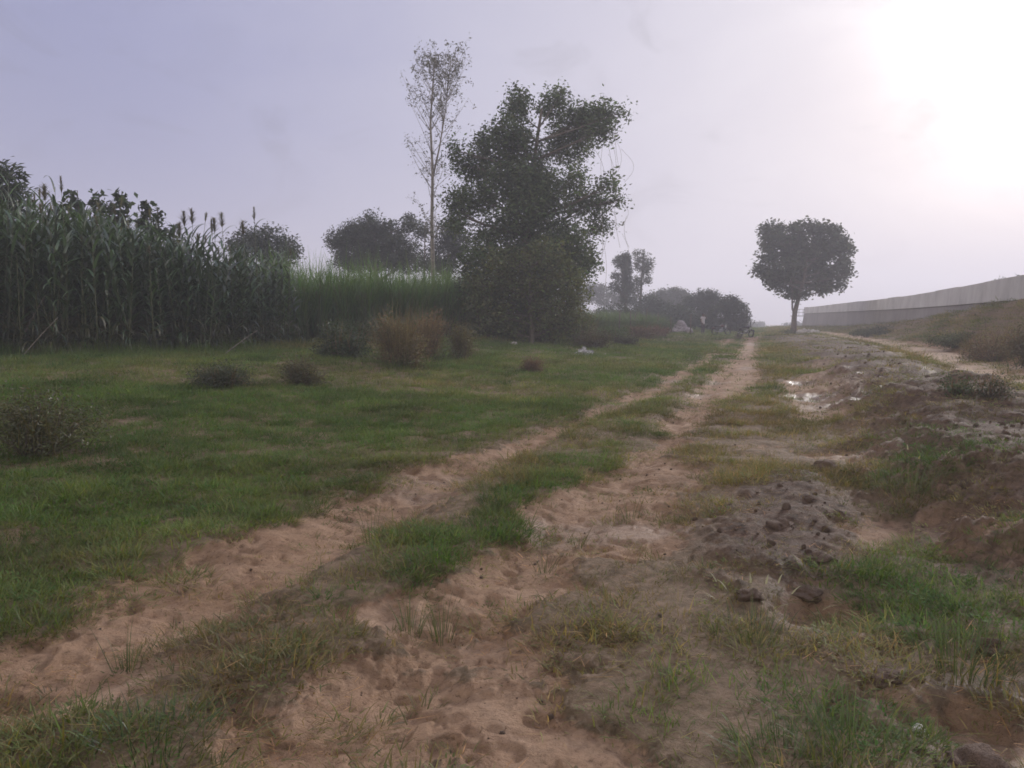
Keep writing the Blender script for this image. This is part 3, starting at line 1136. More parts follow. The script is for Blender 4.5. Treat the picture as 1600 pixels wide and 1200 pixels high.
def tree(name, X, Y, blobs, label, cat='tree', group=None, leaf=.14, per=26, dens=5, spread=.16, col=(.045, .065, .032), trunk_r=.16,
         fork=.35, bark=None, aspect=.42, hang=0.0, trunk_pts=None, shell=.45, twigs=3, clumpvar=.35, limbs=True, up=.25, z=None):
    bark = bark or M_BARK
    z = H(X, Y) if z is None else z
    root = empty(name, (X, Y, z), label=label, cat=cat, group=group)
    V, Q, C, cc = crown(blobs, leaf, per, dens, spread, col, clumpvar, aspect, hang, shell, up)
    top = max(b[2] + b[5] * .3 for b in blobs)
    low = min(b[2] - b[5] for b in blobs)
    mb = MB()
    if trunk_pts is None:
        cx = float(np.mean([b[0] for b in blobs]))
        cyy = float(np.mean([b[1] for b in blobs]))
        zf = max(low * .6 + .4, top * fork)
        trunk_pts = [(0, 0, -.25), (0.02, 0, .15), (cx * .15 + .05, cyy * .1, zf * .6), (cx * .3, cyy * .3, zf), (cx * .7, cyy * .7, zf + (top - zf) * .55),
                     (cx, cyy, top)]
    TP = np.array(trunk_pts, float)
    # smooth it
    tt = np.linspace(0, len(TP) - 1, 18)
    S = np.stack([np.interp(tt, np.arange(len(TP)), TP[:, k]) for k in range(3)], 1)
    S[1:-1] = (S[:-2] + S[1:-1] * 2 + S[2:]) / 4
    hh = (S[:, 2] - S[0, 2]) / (S[-1, 2] - S[0, 2] + 1e-6)
    RR = trunk_r * (1 - .82 * hh) * (1 + .5 * np.exp(-hh * 25))
    mb.tube(S, RR, 9)
    mb.build('trunk', bark, root)
    if limbs:
        lb = MB()
        for b, ccs in zip(blobs, cc):
            bz = b[2] - b[5] * .3
            cand = np.where(S[:, 2] < bz - .15 * top * .4)[0]
            i = cand[-1] if len(cand) else 3
            i = max(3, min(i, 15))
            if np.hypot(b[0] - S[i, 0], b[1] - S[i, 1]) > .15:
                Pm = limb(lb, S[i], b[:3], RR[i] * .6, RR[i] * .16)
                for _ in range(twigs):
                    c_ = ccs[rng.integers(len(ccs))]
                    limb(lb, Pm[rng.integers(2, 5)], c_, RR[i] * .2, .008, .05, 4, 4)
        if lb.V:
            lb.build('limbs', bark, root)
    me = mesh('crown', V, Q, M_LEAF, C, smooth=False)
    obj('crown', me, root)
    return root, S


# big leafy tree beside the track
X, Y, z = at(818, 536)
Y = 35.0
X = (818 - 800) / F * Y
z = H(X, Y)
BIG = [(807, 160, 22, 22), (802, 178, 24, 20), (862, 163, 26, 24), (876, 150, 14, 14), (934, 180, 42, 20), (970, 176, 13, 9), (896, 192, 42, 30), (798, 205, 42, 24),
       (765, 215, 14, 20), (752, 228, 16, 20), (713, 237, 13, 14), (722, 255, 20, 14), (811, 238, 55, 32), (892, 228, 48, 32), (940, 205, 26, 18), (747, 262, 38, 26), (811, 282, 66, 36),
       (890, 285, 34, 22), (950, 288, 24, 12), (968, 313, 13, 9), (747, 310, 50, 36), (832, 326, 66, 46), (917, 318, 46, 22), (938, 352, 24, 16),
       (713, 335, 20, 40), (790, 373, 72, 46), (883, 378, 54, 44), (747, 412, 42, 32), (811, 428, 70, 40), (892, 425, 44, 34), (918, 405, 18, 28),
       (830, 300, 50, 60), (850, 400, 60, 50), (740, 450, 34, 26), (800, 462, 56, 30), (862, 468, 50, 30)]
BIG = [(a, b, c * .84, d * .84) for a, b, c, d in BIG]
bl = px_blobs(BIG, X, Y, .8, z)
big, S = tree('big_leafy_tree', X, Y, bl, 'large bushy tree with ragged dark crown and hanging vines, tallest leafy one beside the track', leaf=.18, per=26, dens=5.6,
              spread=.23, clumpvar=.55, col=(.068, .100, .036), trunk_r=.26, trunk_pts=[(0, 0, -.3), (.05, 0, .6), (-.1, 0, 2.2), (.1, .1, 4.2), (.3, 0, 6.5), (.6, 0, 9.0), (.8, 0, 10.2)],
              aspect=.46, shell=.3, twigs=4)
OLV = [(790, 408, 40, 22), (850, 400, 40, 24), (760, 440, 34, 22), (815, 445, 48, 26), (880, 440, 40, 28), (905, 470, 22, 20), (750, 478, 30, 20), (775, 492, 24, 18), (860, 485, 46, 24),
       (780, 512, 44, 18), (858, 514, 26, 16), (895, 505, 26, 18)]
Xo = (830 - 800) / F * 32.5
zo = H(Xo, 32.5)
tree('olive_tree', Xo, 32.5, px_blobs(OLV, Xo, 32.5, .8, zo), 'lower olive-green tree spreading in front of the trunk of the large bushy tree', leaf=.15, per=20, dens=5.0,
     spread=.19, col=(.105, .122, .042), trunk_r=.12, aspect=.5, shell=.3, clumpvar=.45)
# hanging vines on the right side
vb = MB()
for k in range(16):
    px0, py0 = random.uniform(915, 975), random.choice([random.uniform(205, 250), random.uniform(300, 380)])
    sc = Y / F
    x0, z0 = (px0 - 818) * sc, EYE + (497 - py0) * sc - z
    L = random.uniform(1.2, 3.4)
    bow = random.uniform(-.2, .6)
    y0 = random.uniform(-1, 1)
    P = [(x0 + bow * math.sin(math.pi * f) + .15 * f, y0 + .1 * math.sin(5 * f + k), z0 - L * f) for f in np.linspace(0, 1, 10)]
    vb.tube(P, .006, 4, cap=False)
for k in range(0):
    px0, py0 = random.uniform(935, 955), random.uniform(330, 395)
    sc = Y / F
    x0, z0 = (px0 - 818) * sc, EYE + (497 - py0) * sc - z
    R_ = random.uniform(.5, 1.0)
    P = [(x0 + R_ * math.sin(f * 2.9) * 1.0, .4 * f, z0 + .35 * math.sin(f * 3) - R_ * 1.6 * (1 - math.cos(f * 1.9)) * .6) for f in np.linspace(0, 1, 12)]
    vb.tube(P, .011, 4, cap=False)
vb.build('vines', M_BARKP, big)

# tall thin tree
Yt = 41.0
Xt = (677 - 800) / F * Yt
zt = H(Xt, Yt)
sct = Yt / F


def thin_tree():
    root = empty('slender_tree', (Xt, Yt, zt), label='tall slender pale tree with sparse feathery leaves standing left of the large bushy tree', cat='tree')
    top = EYE + (497 - 100) * sct - zt
    mb = MB()
    tr = np.array([(.0, 0, -.2), (.03, 0, 3), (-.02, .05, 6), (.05, 0, 8.5), (-.05, 0, 11), (.1, 0, 13), (.25, 0, top)])
    tt = np.linspace(0, 6, 26)
    S = np.stack([np.interp(tt, np.arange(7), tr[:, k]) for k in range(3)], 1)
    mb.tube(S, np.linspace(.13, .015, 26), 8)
    mb.build('trunk', M_BARKP, root)
    lb = MB()
    pts = []
    # second leader
    lead = [S[12], S[12] + [.35, .2, 1.6], S[12] + [.7, .2, 3.6], S[12] + [1.0, .1, 6.2]]
    lb.tube(lead, [.06, .045, .03, .012], 6)
    for k in range(95):
        f = random.uniform(.28, .98)
        i = int(f * 25)
        if random.random() < .35:
            j = random.random()
            b0 = np.array(lead[1]) * (1 - j) + np.array(lead[3]) * j
        else:
            b0 = S[i]
        hz = b0[2] / top
        reach = (1.0 + 1.2 * math.sin(min(1, (hz - .25) / .7) * math.pi * .75)) * random.uniform(.55, 1.0) * .72
        a = random.uniform(0, 6.283)
        e = b0 + np.array([math.cos(a) * reach, math.sin(a) * reach, reach * random.uniform(.8, 1.9)])
        if e[2] > top + .3:
            e[2] = top + random.uniform(-.3, .3)
        P = limb(lb, b0, e, .018, .005, .1, 6, 4)
        for _ in range(3):
            q = P[random.randint(2, 5)]
            e2 = q + np.array([random.gauss(0, .28), random.gauss(0, .28), random.gauss(.1, .3)])
            limb(lb, q, e2, .007, .003, 0, 3, 3)
            pts += [q + (e2 - q) * random.uniform(.2, 1.1) + np.array([random.gauss(0, .09) for _ in range(3)]) for _ in range(5 + int(6 * sst(.5, .9, hz)))]
        pts += [P[random.randint(1, 5)] + np.array([random.gauss(0, .10) for _ in range(3)]) for _ in range(6)]
    lb.build('branches', M_BARKP, root)
    V, Q, C = leaves(np.array(pts), .15, .38, .2, (.085, .085, .06), .3, .4)
    obj('crown', mesh('crown', V, Q, M_LEAF, C, smooth=False), root)


thin_tree()

# lone tree on the right
Yl = 69.0
Xl = (1239 - 800) / F * Yl
zl = H(Xl, Yl)
LONE = [(a, b, c * .9, d * .86) for a, b, c, d in [(1256, 388, 46, 26), (1228, 365, 28, 18), (1262, 358, 30, 12), (1290, 366, 28, 16), (1205, 378, 20, 24), (1200, 402, 18, 16), (1196, 424, 18, 7), (1308, 385, 22, 22),
        (1318, 412, 16, 12), (1312, 438, 10, 8), (1222, 420, 32, 16), (1215, 443, 20, 10), (1232, 452, 24, 10), (1264, 430, 42, 20), (1280, 448, 26, 9), (1292, 425, 24, 16), (1250, 460, 16, 7), (1240, 400, 24, 20), (1280, 398, 26, 20), (1187, 424, 12, 6), (1212, 432, 24, 9), (1320, 428, 14, 9), (1203, 358, 15, 10), (1324, 386, 11, 14), (1300, 446, 22, 7)]]
bl = px_blobs(LONE, Xl, Yl, .8, zl)
s_ = Yl / F
tree('lone_tree', Xl, Yl, bl, 'lone round-crowned tree with forked trunk standing by itself left of the concrete wall', leaf=.34, per=30, dens=1.7, spread=.27,
     col=(.055, .068, .038), trunk_r=.26, trunk_pts=[(0, 0, -.2), (0, 0, .5), (.02, 0, 1.8), (.35, 0, 3.2), (.75, 0, 4.6), (.95, 0, 6.5), (1.0, 0, 8.4)], shell=.35,
     twigs=3, aspect=.5, clumpvar=.3)
r = bpy.data.objects['lone_tree']
mb = MB()
mb.tube([(0.0, 0, 1.7), (-.18, 0, 2.3), (-.22, 0, 3.3), (-.2, 0, 4.4), (-.6, 0, 5.6)], [.09, .08, .07, .06, .04], 7)
mb.build('side_stem', M_BARK, r)

# trees behind the fields
def dtree(name, Yd, spec, label, **kw):
    xs = [s[0] for s in spec]
    cx = kw.pop('cx', (min(xs) + max(xs)) / 2)
    Xd = (cx - 800) / F * Yd
    zd = H(Xd, Yd)
    b = px_blobs(spec, Xd, Yd, .8, zd)
    return tree(name, Xd, Yd, b, label, **kw)


G2 = 'trees behind the crop fields'
dtree('dense_tree', 56, [(530, 374, 20, 18), (549, 362, 18, 16), (578, 348, 19, 15), (600, 358, 14, 12), (612, 364, 16, 16), (640, 352, 19, 13), (660, 362, 9, 12), (517, 380, 7, 6),
                         (558, 392, 44, 20), (625, 392, 38, 22), (588, 382, 38, 22), (550, 410, 32, 14), (632, 412, 34, 14), (590, 412, 34, 12), (568, 368, 24, 18)],
      'broad dark dense tree rising behind the bright sugarcane', leaf=.22, per=22, dens=4.6, spread=.2, col=(.035, .048, .026), trunk_r=.3, group=G2, shell=.3)
dtree('dense_tree', 54, [(700, 362, 22, 24), (695, 395, 30, 26), (715, 380, 22, 30), (690, 420, 26, 16)],
      'dark tree squeezed between the slender tree and the large bushy tree', leaf=.2, per=22, dens=4.6, spread=.2, col=(.032, .042, .026), trunk_r=.22, group=G2, shell=.3)
dtree('round_tree', 47, [(420, 372, 28, 18), (385, 378, 32, 18), (450, 385, 20, 16), (440, 400, 30, 16), (400, 400, 36, 22)],
      'round-topped tree just showing above the right end of the sorghum', leaf=.2, per=22, dens=4.6, spread=.2, col=(.04, .055, .032), trunk_r=.2, group=G2, shell=.3)
dtree('leafy_shrub_tree', 52, [(665, 360, 12, 16), (655, 408, 22, 12), (672, 412, 18, 14)],
      'small thin-crowned tree right behind the slender pale trunk', leaf=.17, per=14, dens=4, spread=.2, col=(.06, .075, .045), trunk_r=.12, group=G2, shell=.3)
G3 = 'far trees along the end of the track'
dtree('ivy_clad_tree', 84, [(971, 408, 12, 10), (964, 432, 8, 7), (979, 430, 8, 26), (979, 458, 11, 20), (962, 450, 10, 8), (978, 405, 7, 9)],
      'ragged far tree wrapped in a dark column of ivy', leaf=.28, per=20, dens=4.2, spread=.18, col=(.036, .05, .035), trunk_r=.25, group=G3, cx=978)
dtree('ragged_tree', 86, [(1000, 399, 10, 9), (1001, 414, 13, 12), (1011, 420, 8, 10), (1007, 436, 11, 7), (994, 448, 8, 20), (1016, 408, 5, 8)],
      'taller thin-leaved tree with round tufts, right of the ivy-clad one', leaf=.26, per=15, dens=3.2, spread=.2, col=(.065, .075, .055), trunk_r=.22, group=G3, cx=998)
dtree('hazy_tree', 120, [(1050, 461, 26, 12), (1030, 470, 30, 14), (1065, 470, 20, 14)], 'low grey-green hazy tree between the thin-leaved tree and the flat-topped one',
      leaf=.38, per=18, dens=2.0, spread=.3, col=(.05, .06, .04), group=G3)
dtree('flat_topped_tree', 88, [(1104, 462, 22, 7), (1095, 472, 30, 12), (1112, 478, 26, 16), (1085, 485, 30, 18), (1095, 502, 30, 12), (1075, 504, 24, 10)], 'flat-topped dark tree behind the standing man',
      leaf=.28, per=20, dens=3.2, spread=.2, col=(.036, .05, .036), group=G3)
dtree('round_tree', 80, [(1138, 474, 17, 12), (1150, 487, 20, 18), (1130, 492, 24, 18), (1163, 497, 8, 10), (1140, 508, 24, 10), (1118, 506, 22, 10), (1160, 508, 9, 8)], 'round dark tree behind the parked motorcycles at the end of the row',
      leaf=.27, per=22, dens=3.8, spread=.2, col=(.038, .05, .034), group=G3)
dtree('bushy_tree', 82, [(1012, 480, 28, 18), (1035, 488, 26, 16), (1000, 492, 26, 12)], 'low bushy dark tree below the thin-leaved tree', leaf=.27, per=20, dens=3.4, spread=.2,
      col=(.036, .052, .034), group=G3)
dtree('bushy_tree', 78, [(1060, 492, 26, 15), (1075, 500, 24, 10), (1045, 498, 22, 11)], 'low bushy tree behind the pile of pale stones', leaf=.25, per=20, dens=3.4, spread=.2,
      col=(.04, .058, .036), group=G3)
dtree('hazy_tree', 140, [(932, 452, 20, 9), (915, 460, 22, 12), (950, 468, 22, 12), (975, 470, 20, 10)], 'faint blue-grey hazy tree in the gap right of the large bushy tree', leaf=.4, per=18,
      dens=1.7, spread=.3, col=(.05, .06, .045), group=G3)
dtree('dark_shrub_tree', 70, [(966, 484, 20, 10), (948, 490, 22, 10), (985, 492, 18, 9)], 'dark low shrubby tree behind the green crop below the ivy-clad tree', leaf=.22, per=20, dens=3.6,
      spread=.18, col=(.034, .044, .03), group=G3)
G4 = 'tree tops behind the concrete wall'
dtree('tree_behind_wall', 62, [(1568, 446, 24, 9), (1590, 445, 20, 10), (1612, 445, 25, 12), (1580, 458, 36, 14)], 'low tree whose top shows above the concrete wall at the right edge', leaf=.22,
      per=18, dens=3, spread=.2, col=(.045, .06, .04), group=G4, trunk_r=.15)

# far wood: one mass
def far_wood():
    bl = []
    for k in range(150):
        a = rad(rng.uniform(-14, 27))
        d = rng.uniform(240, 290)
        x, y = d * math.sin(a), d * math.cos(a)
        zz = float(base_h(x, y))
        h = rng.uniform(2.2, 5.6)
        w = rng.uniform(2.5, 6)
        bl.append((x, y, zz + h * .55, w, w, h * .6))
    V, Q, C, _ = crown(bl, 1.0, 10, .75, .5, (.045, .06, .04), .3, .7, 0, .3)
    o = obj('distant_wood', mesh('distant_wood', V, Q, M_LEAF, C, smooth=False))
    tag(o, 'faint hazy belt of far-off trees on the horizon past the end of the track', 'woodland', kind='stuff')


far_wood()


# ------------------------------------------------------------------ bushes and shrubs
def shrub(name, px, py, wpx, hpx, label, col, group='bushes and shrubs on the verge', leaf=.05, dens=26, per=18, wisp=0, dist=None, cat='bush', wcol=(.20, .12, .08), nb=11):
    wisp = int(max(wisp, 60) * 1.5)
    col = tuple(c * 1.35 for c in col)
    if dist is None:
        x, y = ground_pt(px, py)
    else:
        y = dist
        x = (px - 800) / F * y
    zz = H(x, y)
    d = math.hypot(x, y)
    w, h = wpx * d / F, hpx * d / F
    root = empty(name, (x, y, zz), label=label, cat=cat, group=group)
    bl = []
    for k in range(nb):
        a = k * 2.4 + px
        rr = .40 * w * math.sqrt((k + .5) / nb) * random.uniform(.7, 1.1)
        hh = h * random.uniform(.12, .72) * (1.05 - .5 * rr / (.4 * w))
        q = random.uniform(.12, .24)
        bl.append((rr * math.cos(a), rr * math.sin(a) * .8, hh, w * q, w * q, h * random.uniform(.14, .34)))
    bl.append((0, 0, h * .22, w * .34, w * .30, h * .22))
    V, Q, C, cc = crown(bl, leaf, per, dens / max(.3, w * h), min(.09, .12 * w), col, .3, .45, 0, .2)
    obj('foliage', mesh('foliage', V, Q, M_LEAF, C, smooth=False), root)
    sb = MB()
    for b in bl:
        for q in range(3):
            e = np.array(b[:3]) + rng.normal(0, .25, 3) * np.array(b[3:])
            limb(sb, (random.gauss(0, .06) * w, random.gauss(0, .06) * w, -.05), e, .010 + .006 * h, .004, 0, 4, 4)
    sb.build('stems', M_BARK, root)
    if wisp:
        f = Foli()
        for k in range(wisp):
            a = random.uniform(0, 6.283)
            if k % 3 == 0:      # rank grass round the foot
                r0 = w * random.uniform(.3, .80)
                V, Q = blade((r0 * math.cos(a), r0 * math.sin(a) * .8, -.04), a + random.uniform(-1, 1), random.uniform(.1, .8),
                             h * random.uniform(.2, .55) * (1.2 - .9 * r0 / w), .008 + .006 * h, 4, random.uniform(.1, 1.2))
                f.add(V, Q, np.array([.085, .118, .045]) * random.uniform(.6, 1.4))
                continue
            r0 = w * .34 * math.sqrt(random.random())
            V, Q = blade((r0 * math.cos(a), r0 * math.sin(a), h * random.uniform(0, .45)), a + random.uniform(-.8, .8), random.uniform(.02, .8), h * random.uniform(.25, .62), .007 + .005 * h, 4, random.uniform(-.2, .9))
            f.add(V, Q, np.array(wcol) * random.uniform(.6, 1.3))
        obj('dry_stalks', f.mesh('dry_stalks', M_LEAF), root)  # dry upright stalks, plus the rank grass round the foot
    return root


TAN = (.125, .100, .052)
RED = (.150, .105, .060)
DKG = (.040, .055, .028)
MDG = (.055, .085, .032)
shrub('dry_bush', 625, 572, 98, 108, 'tawny dry bush, widest one, in front of the sugarcane', TAN, leaf=.06, dens=52, wisp=300, wcol=(.17, .13, .075))
shrub('dry_bush', 668, 560, 66, 98, 'rust-red feathery bush rising behind the tawny dry bush', RED, leaf=.06, dens=34, wisp=260, wcol=(.20, .145, .09))
shrub('dry_bush', 722, 562, 50, 72, 'olive dry bush with spiky tips, left of the large bushy tree', (.10, .088, .042), leaf=.055, dens=32, wisp=120, wcol=(.15, .12, .07))
shrub('green_shrub', 535, 560, 90, 66, 'dark green shrub between the sorghum and the tawny dry bush', DKG, leaf=.07, dens=26)
shrub('green_shrub', 560, 540, 90, 60, 'mid green leafy shrub at the foot of the sugarcane', MDG, leaf=.07, dens=26)
shrub('low_bush', 472, 600, 64, 62, 'small rounded olive bush on the open grass before the sorghum', (.075, .07, .038), leaf=.045, dens=26, wisp=60, wcol=(.15, .12, .07))
shrub('low_bush', 345, 604, 100, 42, 'low wide dark bush on the grass in front of the sorghum', (.048, .055, .030), leaf=.045, dens=24, wisp=40)
shrub('low_bush', 65, 712, 150, 100, 'olive bush with fine leaves at the left edge of the grass', (.070, .072, .034), leaf=.035, dens=30, per=26, wisp=110, wcol=(.14, .12, .06), nb=9)
shrub('low_bush', 832, 582, 42, 34, 'small rusty bush on the grass below the large bushy tree', (.11, .072, .048), leaf=.04, dens=20, wisp=90, wcol=(.2, .11, .075))
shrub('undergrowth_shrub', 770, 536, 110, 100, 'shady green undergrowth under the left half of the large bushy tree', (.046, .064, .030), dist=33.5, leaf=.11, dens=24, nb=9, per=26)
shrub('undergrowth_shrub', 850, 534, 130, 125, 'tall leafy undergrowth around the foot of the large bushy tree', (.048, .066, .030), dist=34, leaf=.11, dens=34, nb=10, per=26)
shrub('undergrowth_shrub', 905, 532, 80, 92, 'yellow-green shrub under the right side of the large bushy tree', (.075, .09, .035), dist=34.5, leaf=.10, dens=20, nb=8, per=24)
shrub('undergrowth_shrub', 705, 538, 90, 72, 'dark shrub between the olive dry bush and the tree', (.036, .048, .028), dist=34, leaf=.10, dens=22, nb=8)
shrub('verge_shrub', 950, 534, 80, 34, 'green leafy weed thicket right of the large bushy tree', (.065, .095, .035), leaf=.09, dens=22, nb=8)
shrub('verge_shrub', 925, 545, 70, 34, 'brown-green weedy thicket behind the grey litter', (.07, .062, .036), leaf=.08, dens=20, wisp=150, wcol=(.14, .09, .06))
shrub('verge_shrub', 1000, 530, 70, 32, 'reddish brown weed thicket below the fence posts', (.11, .078, .050), leaf=.09, dens=20, wisp=260, wcol=(.17, .09, .065))
shrub('verge_shrub', 1028, 526, 50, 24, 'small rusty thicket left of the pile of stones', (.12, .07, .05), leaf=.09, dens=16, wisp=160, wcol=(.2, .09, .06))
shrub('verge_shrub', 975, 540, 50, 22, 'low dark weed patch left of the rusty thickets', (.05, .05, .032), leaf=.07, dens=16)
shrub('track_bush', 1153, 529, 17, 13, 'small dark bush at the track between the two motorcycles', (.035, .04, .028), leaf=.07, dens=8, nb=5)
shrub('ridge_bush', 1545, 672, 62, 44, 'dark little bush on the earth ridge near the right edge', (.055, .06, .035), leaf=.035, dens=11, nb=6)
shrub('ridge_bush', 1490, 668, 60, 26, 'low green weed patch on the earth ridge left of the dark little bush', (.05, .075, .032), leaf=.035, dens=14, nb=6)
shrub('bank_bush', 1550, 562, 110, 60, 'reddish brown bush on the grassy bank below the wall', (.12, .09, .06), leaf=.06, dens=26, wisp=160, wcol=(.16, .10, .07))
shrub('bank_bush', 1608, 572, 70, 84, 'brown bush on the bank cut by the right edge', (.095, .08, .055), leaf=.06, dens=22)
shrub('bank_bush', 1500, 540, 90, 18, 'low green scrub on the bank beyond the side track', (.075, .085, .045), leaf=.08, dens=20, nb=8)
shrub('bank_bush', 1375, 524, 80, 14, 'low dull green scrub at the foot of the wall, far part', (.055, .062, .04), leaf=.1, dens=18, nb=8)
shrub('weed_plant', 1235, 524, 36, 10, 'ring of green weeds round the foot of the lone tree', (.04, .055, .03), leaf=.08, dens=10, nb=6)

# ------------------------------------------------------------------ sorghum
def sorghum_parts(seed, Hh, head=False):
    rs = random.Random(seed)
    lf = Foli()
    sway = rs.uniform(-.12, .12)
    az0 = rs.uniform(0, 6.283)
    nl = rs.randint(14, 17)
    for k in range(nl):
        zz = .30 + (Hh - .40) * k / (nl - 1)
        az = az0 + math.pi * (k % 2) + rs.uniform(-.5, .5)
        low = k < 4
        L = rs.uniform(.65, .95) * (0.75 if k > nl - 3 else 1)
        V, Q = blade((sway * zz * .2, 0, zz), az, rs.uniform(.3, .8) if not low else rs.uniform(.7, 1.2), L, rs.uniform(.065, .10), 8,
                     rs.uniform(1.1, 2.4) if not low else rs.uniform(1.8, 2.8), rs.uniform(-.5, .5))
        c = np.array([1, 1, 1.0]) * rs.choice([.55, .8, 1.0, 1.3, 1.9]) if not (low and rs.random() < .6) else np.array([2.6, 1.5, 1.6]) * rs.uniform(.6, 1.0)
        lf.add(V, Q, c)
    st = MB()
    st.tube([(0, 0, -.1), (sway * .1, 0, Hh * .4), (sway * .3, 0, Hh * .75), (sway * .5, 0, Hh + (.35 if head else 0))], [.016, .014, .010, .005], 5)
    hd = Foli()
    if head:
        top = np.array([sway * .5, 0, Hh + .30])
        for k in range(60):
            f = rs.random()
            a = rs.uniform(0, 6.283)
            V, Q = blade(top + np.array([0, 0, f * .22]), a, rs.uniform(.15, .7), rs.uniform(.06, .14), .022, 2, .6)
            hd.add(V, Q, np.array([1, 1, 1]) * rs.uniform(.6, 1.2))
    return st, lf, (hd if head else None)


def field_line(px_list, eye):
    out = []
    for px, py in px_list:
        out.append(ground_pt(px, py))
    return out


E0 = ground_pt(-420, 562)
E1 = ground_pt(200, 555)
E2 = ground_pt(330, 550)
E3 = ground_pt(462, 540)
print('sorghum edge', E0, E1, E2, E3)
EDGE = [E0, E1, E2, E3]


def sorghum():
    P = []
    # points behind the front edge, row by row
    for i in range(len(EDGE) - 1):
        a, b = np.array(EDGE[i]), np.array(EDGE[i + 1])
        L = np.linalg.norm(b - a)
        nx = np.array([-(b - a)[1], (b - a)[0]]) / L
        if nx[1] < 0:
            nx = -nx
        for row in range(16):
            sp = .20 if row < 4 else .30
            for s in np.arange(0, L, sp):
                q = a + (b - a) * s / L + nx * (row * .42 + rng.uniform(-.16, .16)) + rng.normal(0, .07, 2)
                P.append((q[0], q[1], row))
    P = np.array(P)
    first = P[(P[:, 2] < 2) & (P[:, 0] / P[:, 1] > -.72)]
    # about 110 plants of the front rows are things of their own
    idx = rng.permutation(len(first))[:112]
    single = first[idx]
    isin = {(round(a, 4), round(b, 4)) for a, b, _ in single}
    rest = np.array([p for p in P if (round(p[0], 4), round(p[1], 4)) not in isin])
    GL = 'dark green sorghum plant with arching leaves in the front rows of the crop'
    protos = []
    for k in range(5):
        st, lf, hd = sorghum_parts(50 + k, 3.05, head=(k == 4))
        ro = empty('sorghum_plant', (0, 0, 0), label=GL, cat='crop plant', group='sorghum plants at the front of the crop')
        st.build('stalk', M_STALK, ro)
        obj('leaves', lf.mesh('leaves', M_SORG1), ro)
        if hd:
            obj('seed_head', hd.mesh('seed_head', M_SEED1), ro)
        protos.append(ro)
    done = set()
    for x, y, row in single:
        k = random.choice([0, 1, 2, 3, 0, 1, 2, 3, 4])
        if k not in done:
            ro = protos[k]
            done.add(k)
        else:
            ro = protos[k].copy()
            COL.objects.link(ro)
            for ch in protos[k].children:
                c = ch.copy()
                COL.objects.link(c)
                c.parent = ro
        ro.location = (x, y, H(x, y))
        ro.rotation_euler = (random.gauss(0, .10), random.gauss(0, .10), random.uniform(0, 6.283))
        hs = hfac(x, y) * random.uniform(.62, 1.02)
        ro.scale = (1, 1, hs)
        if k == 4:
            ro['label'] = 'sorghum plant carrying a feathery seed head in the front rows of the crop'
            ro['group'] = 'sorghum plants with seed heads at the front of the crop'
    for k in range(5):
        if k not in done:
            protos[k].location = (single[k][0] - .1, single[k][1] + .2, H(single[k][0], single[k][1]))
    # the mass behind
    src = []
    for k in range(7):
        st, lf, hd = sorghum_parts(90 + k, 3.1, head=(k == 6))
        f = Foli()
        V = np.vstack(lf.V)
        f.add(V, np.vstack(lf.Q), np.vstack(lf.C))
        st2, lf2, _ = sorghum_parts(190 + k, 2.7)
        f.add(np.vstack(lf2.V) + np.array([.16, .1, 0]), np.vstack(lf2.Q), np.vstack(lf2.C))
        f.add(np.vstack(st2.V) + np.array([.16, .1, 0]), np.vstack(st2.Q), np.array([1.6, 1.1, 1.3]))
        SV, SQ = np.vstack(st.V), np.vstack(st.Q)
        f.add(SV, SQ, np.array([1.6, 1.1, 1.3]))
        if hd:
            f.add(np.vstack(hd.V), np.vstack(hd.Q), np.array([3.0, 1.6, 1.8]))
        src.append(f.mesh('sorghum_source_%d' % k, M_SORG))
    x, y = rest[:, 0], rest[:, 1]
    z_ = full_h(x, y)
    n = len(x)
    hs = np.array([hfac(a, b) for a, b in zip(x, y)]) * rng.uniform(.72, 1.1, n) * (1 + .10 * fbm(x * 1.1, y * 1.1, 2, 40))
    var = rng.choice([0, 1, 2, 3, 4, 5, 6], n, p=[.16, .16, .16, .16, .16, .16, .04])
    ti = np.ones((n, 3)) * rng.uniform(.75, 1.2, (n, 1))
    instancer('sorghum_crop', np.stack([x, y, z_], 1), np.stack([rng.normal(0, .10, n), rng.normal(0, .10, n), rng.uniform(0, 6.283, n)], 1),
              np.stack([np.ones(n), np.ones(n), hs], 1), var, ti, src, 'tall dense dark green sorghum crop filling the left side', 'crop')
    print('sorghum', len(single), n)


def hfac(x, y):
    px = 800 + F * x / max(y, 1)
    return float(np.interp(px, [-500, 0, 120, 250, 330, 420, 470], [1.42, 1.32, 1.2, 1.06, 1.0, 1.02, .9]))


sorghum()

# fallen and leaning stalks at the crop edge
for (px, py, L, az, ln, lb) in [(18, 556, 2.0, .3, .55, 'pale bare stalk leaning right at the left end of the crop edge'),
                                (30, 560, 1.5, .2, .75, 'short broken stalk leaning low beside the pale bare one'),
                                (345, 556, 1.2, .0, .9, 'bent pale stalk lying out over the grass near the right end of the sorghum')]:
    x, y, zz = at(px, py)
    mb = MB()
    d = np.array([math.cos(az) * math.sin(ln), math.sin(az) * math.sin(ln) * -.3, math.cos(ln)])
    mb.tube([np.array([0, 0, -.05]) + d * L * f + np.array([0, 0, -.06 * L * f * f]) for f in np.linspace(0, 1, 6)], np.linspace(.016, .008, 6), 5)
    o = mb.build('leaning_stalk', M_BARKP)
    o.location = (x, y, zz)
    tag(o, lb, 'stalk', 'leaning stalks at the crop edge')

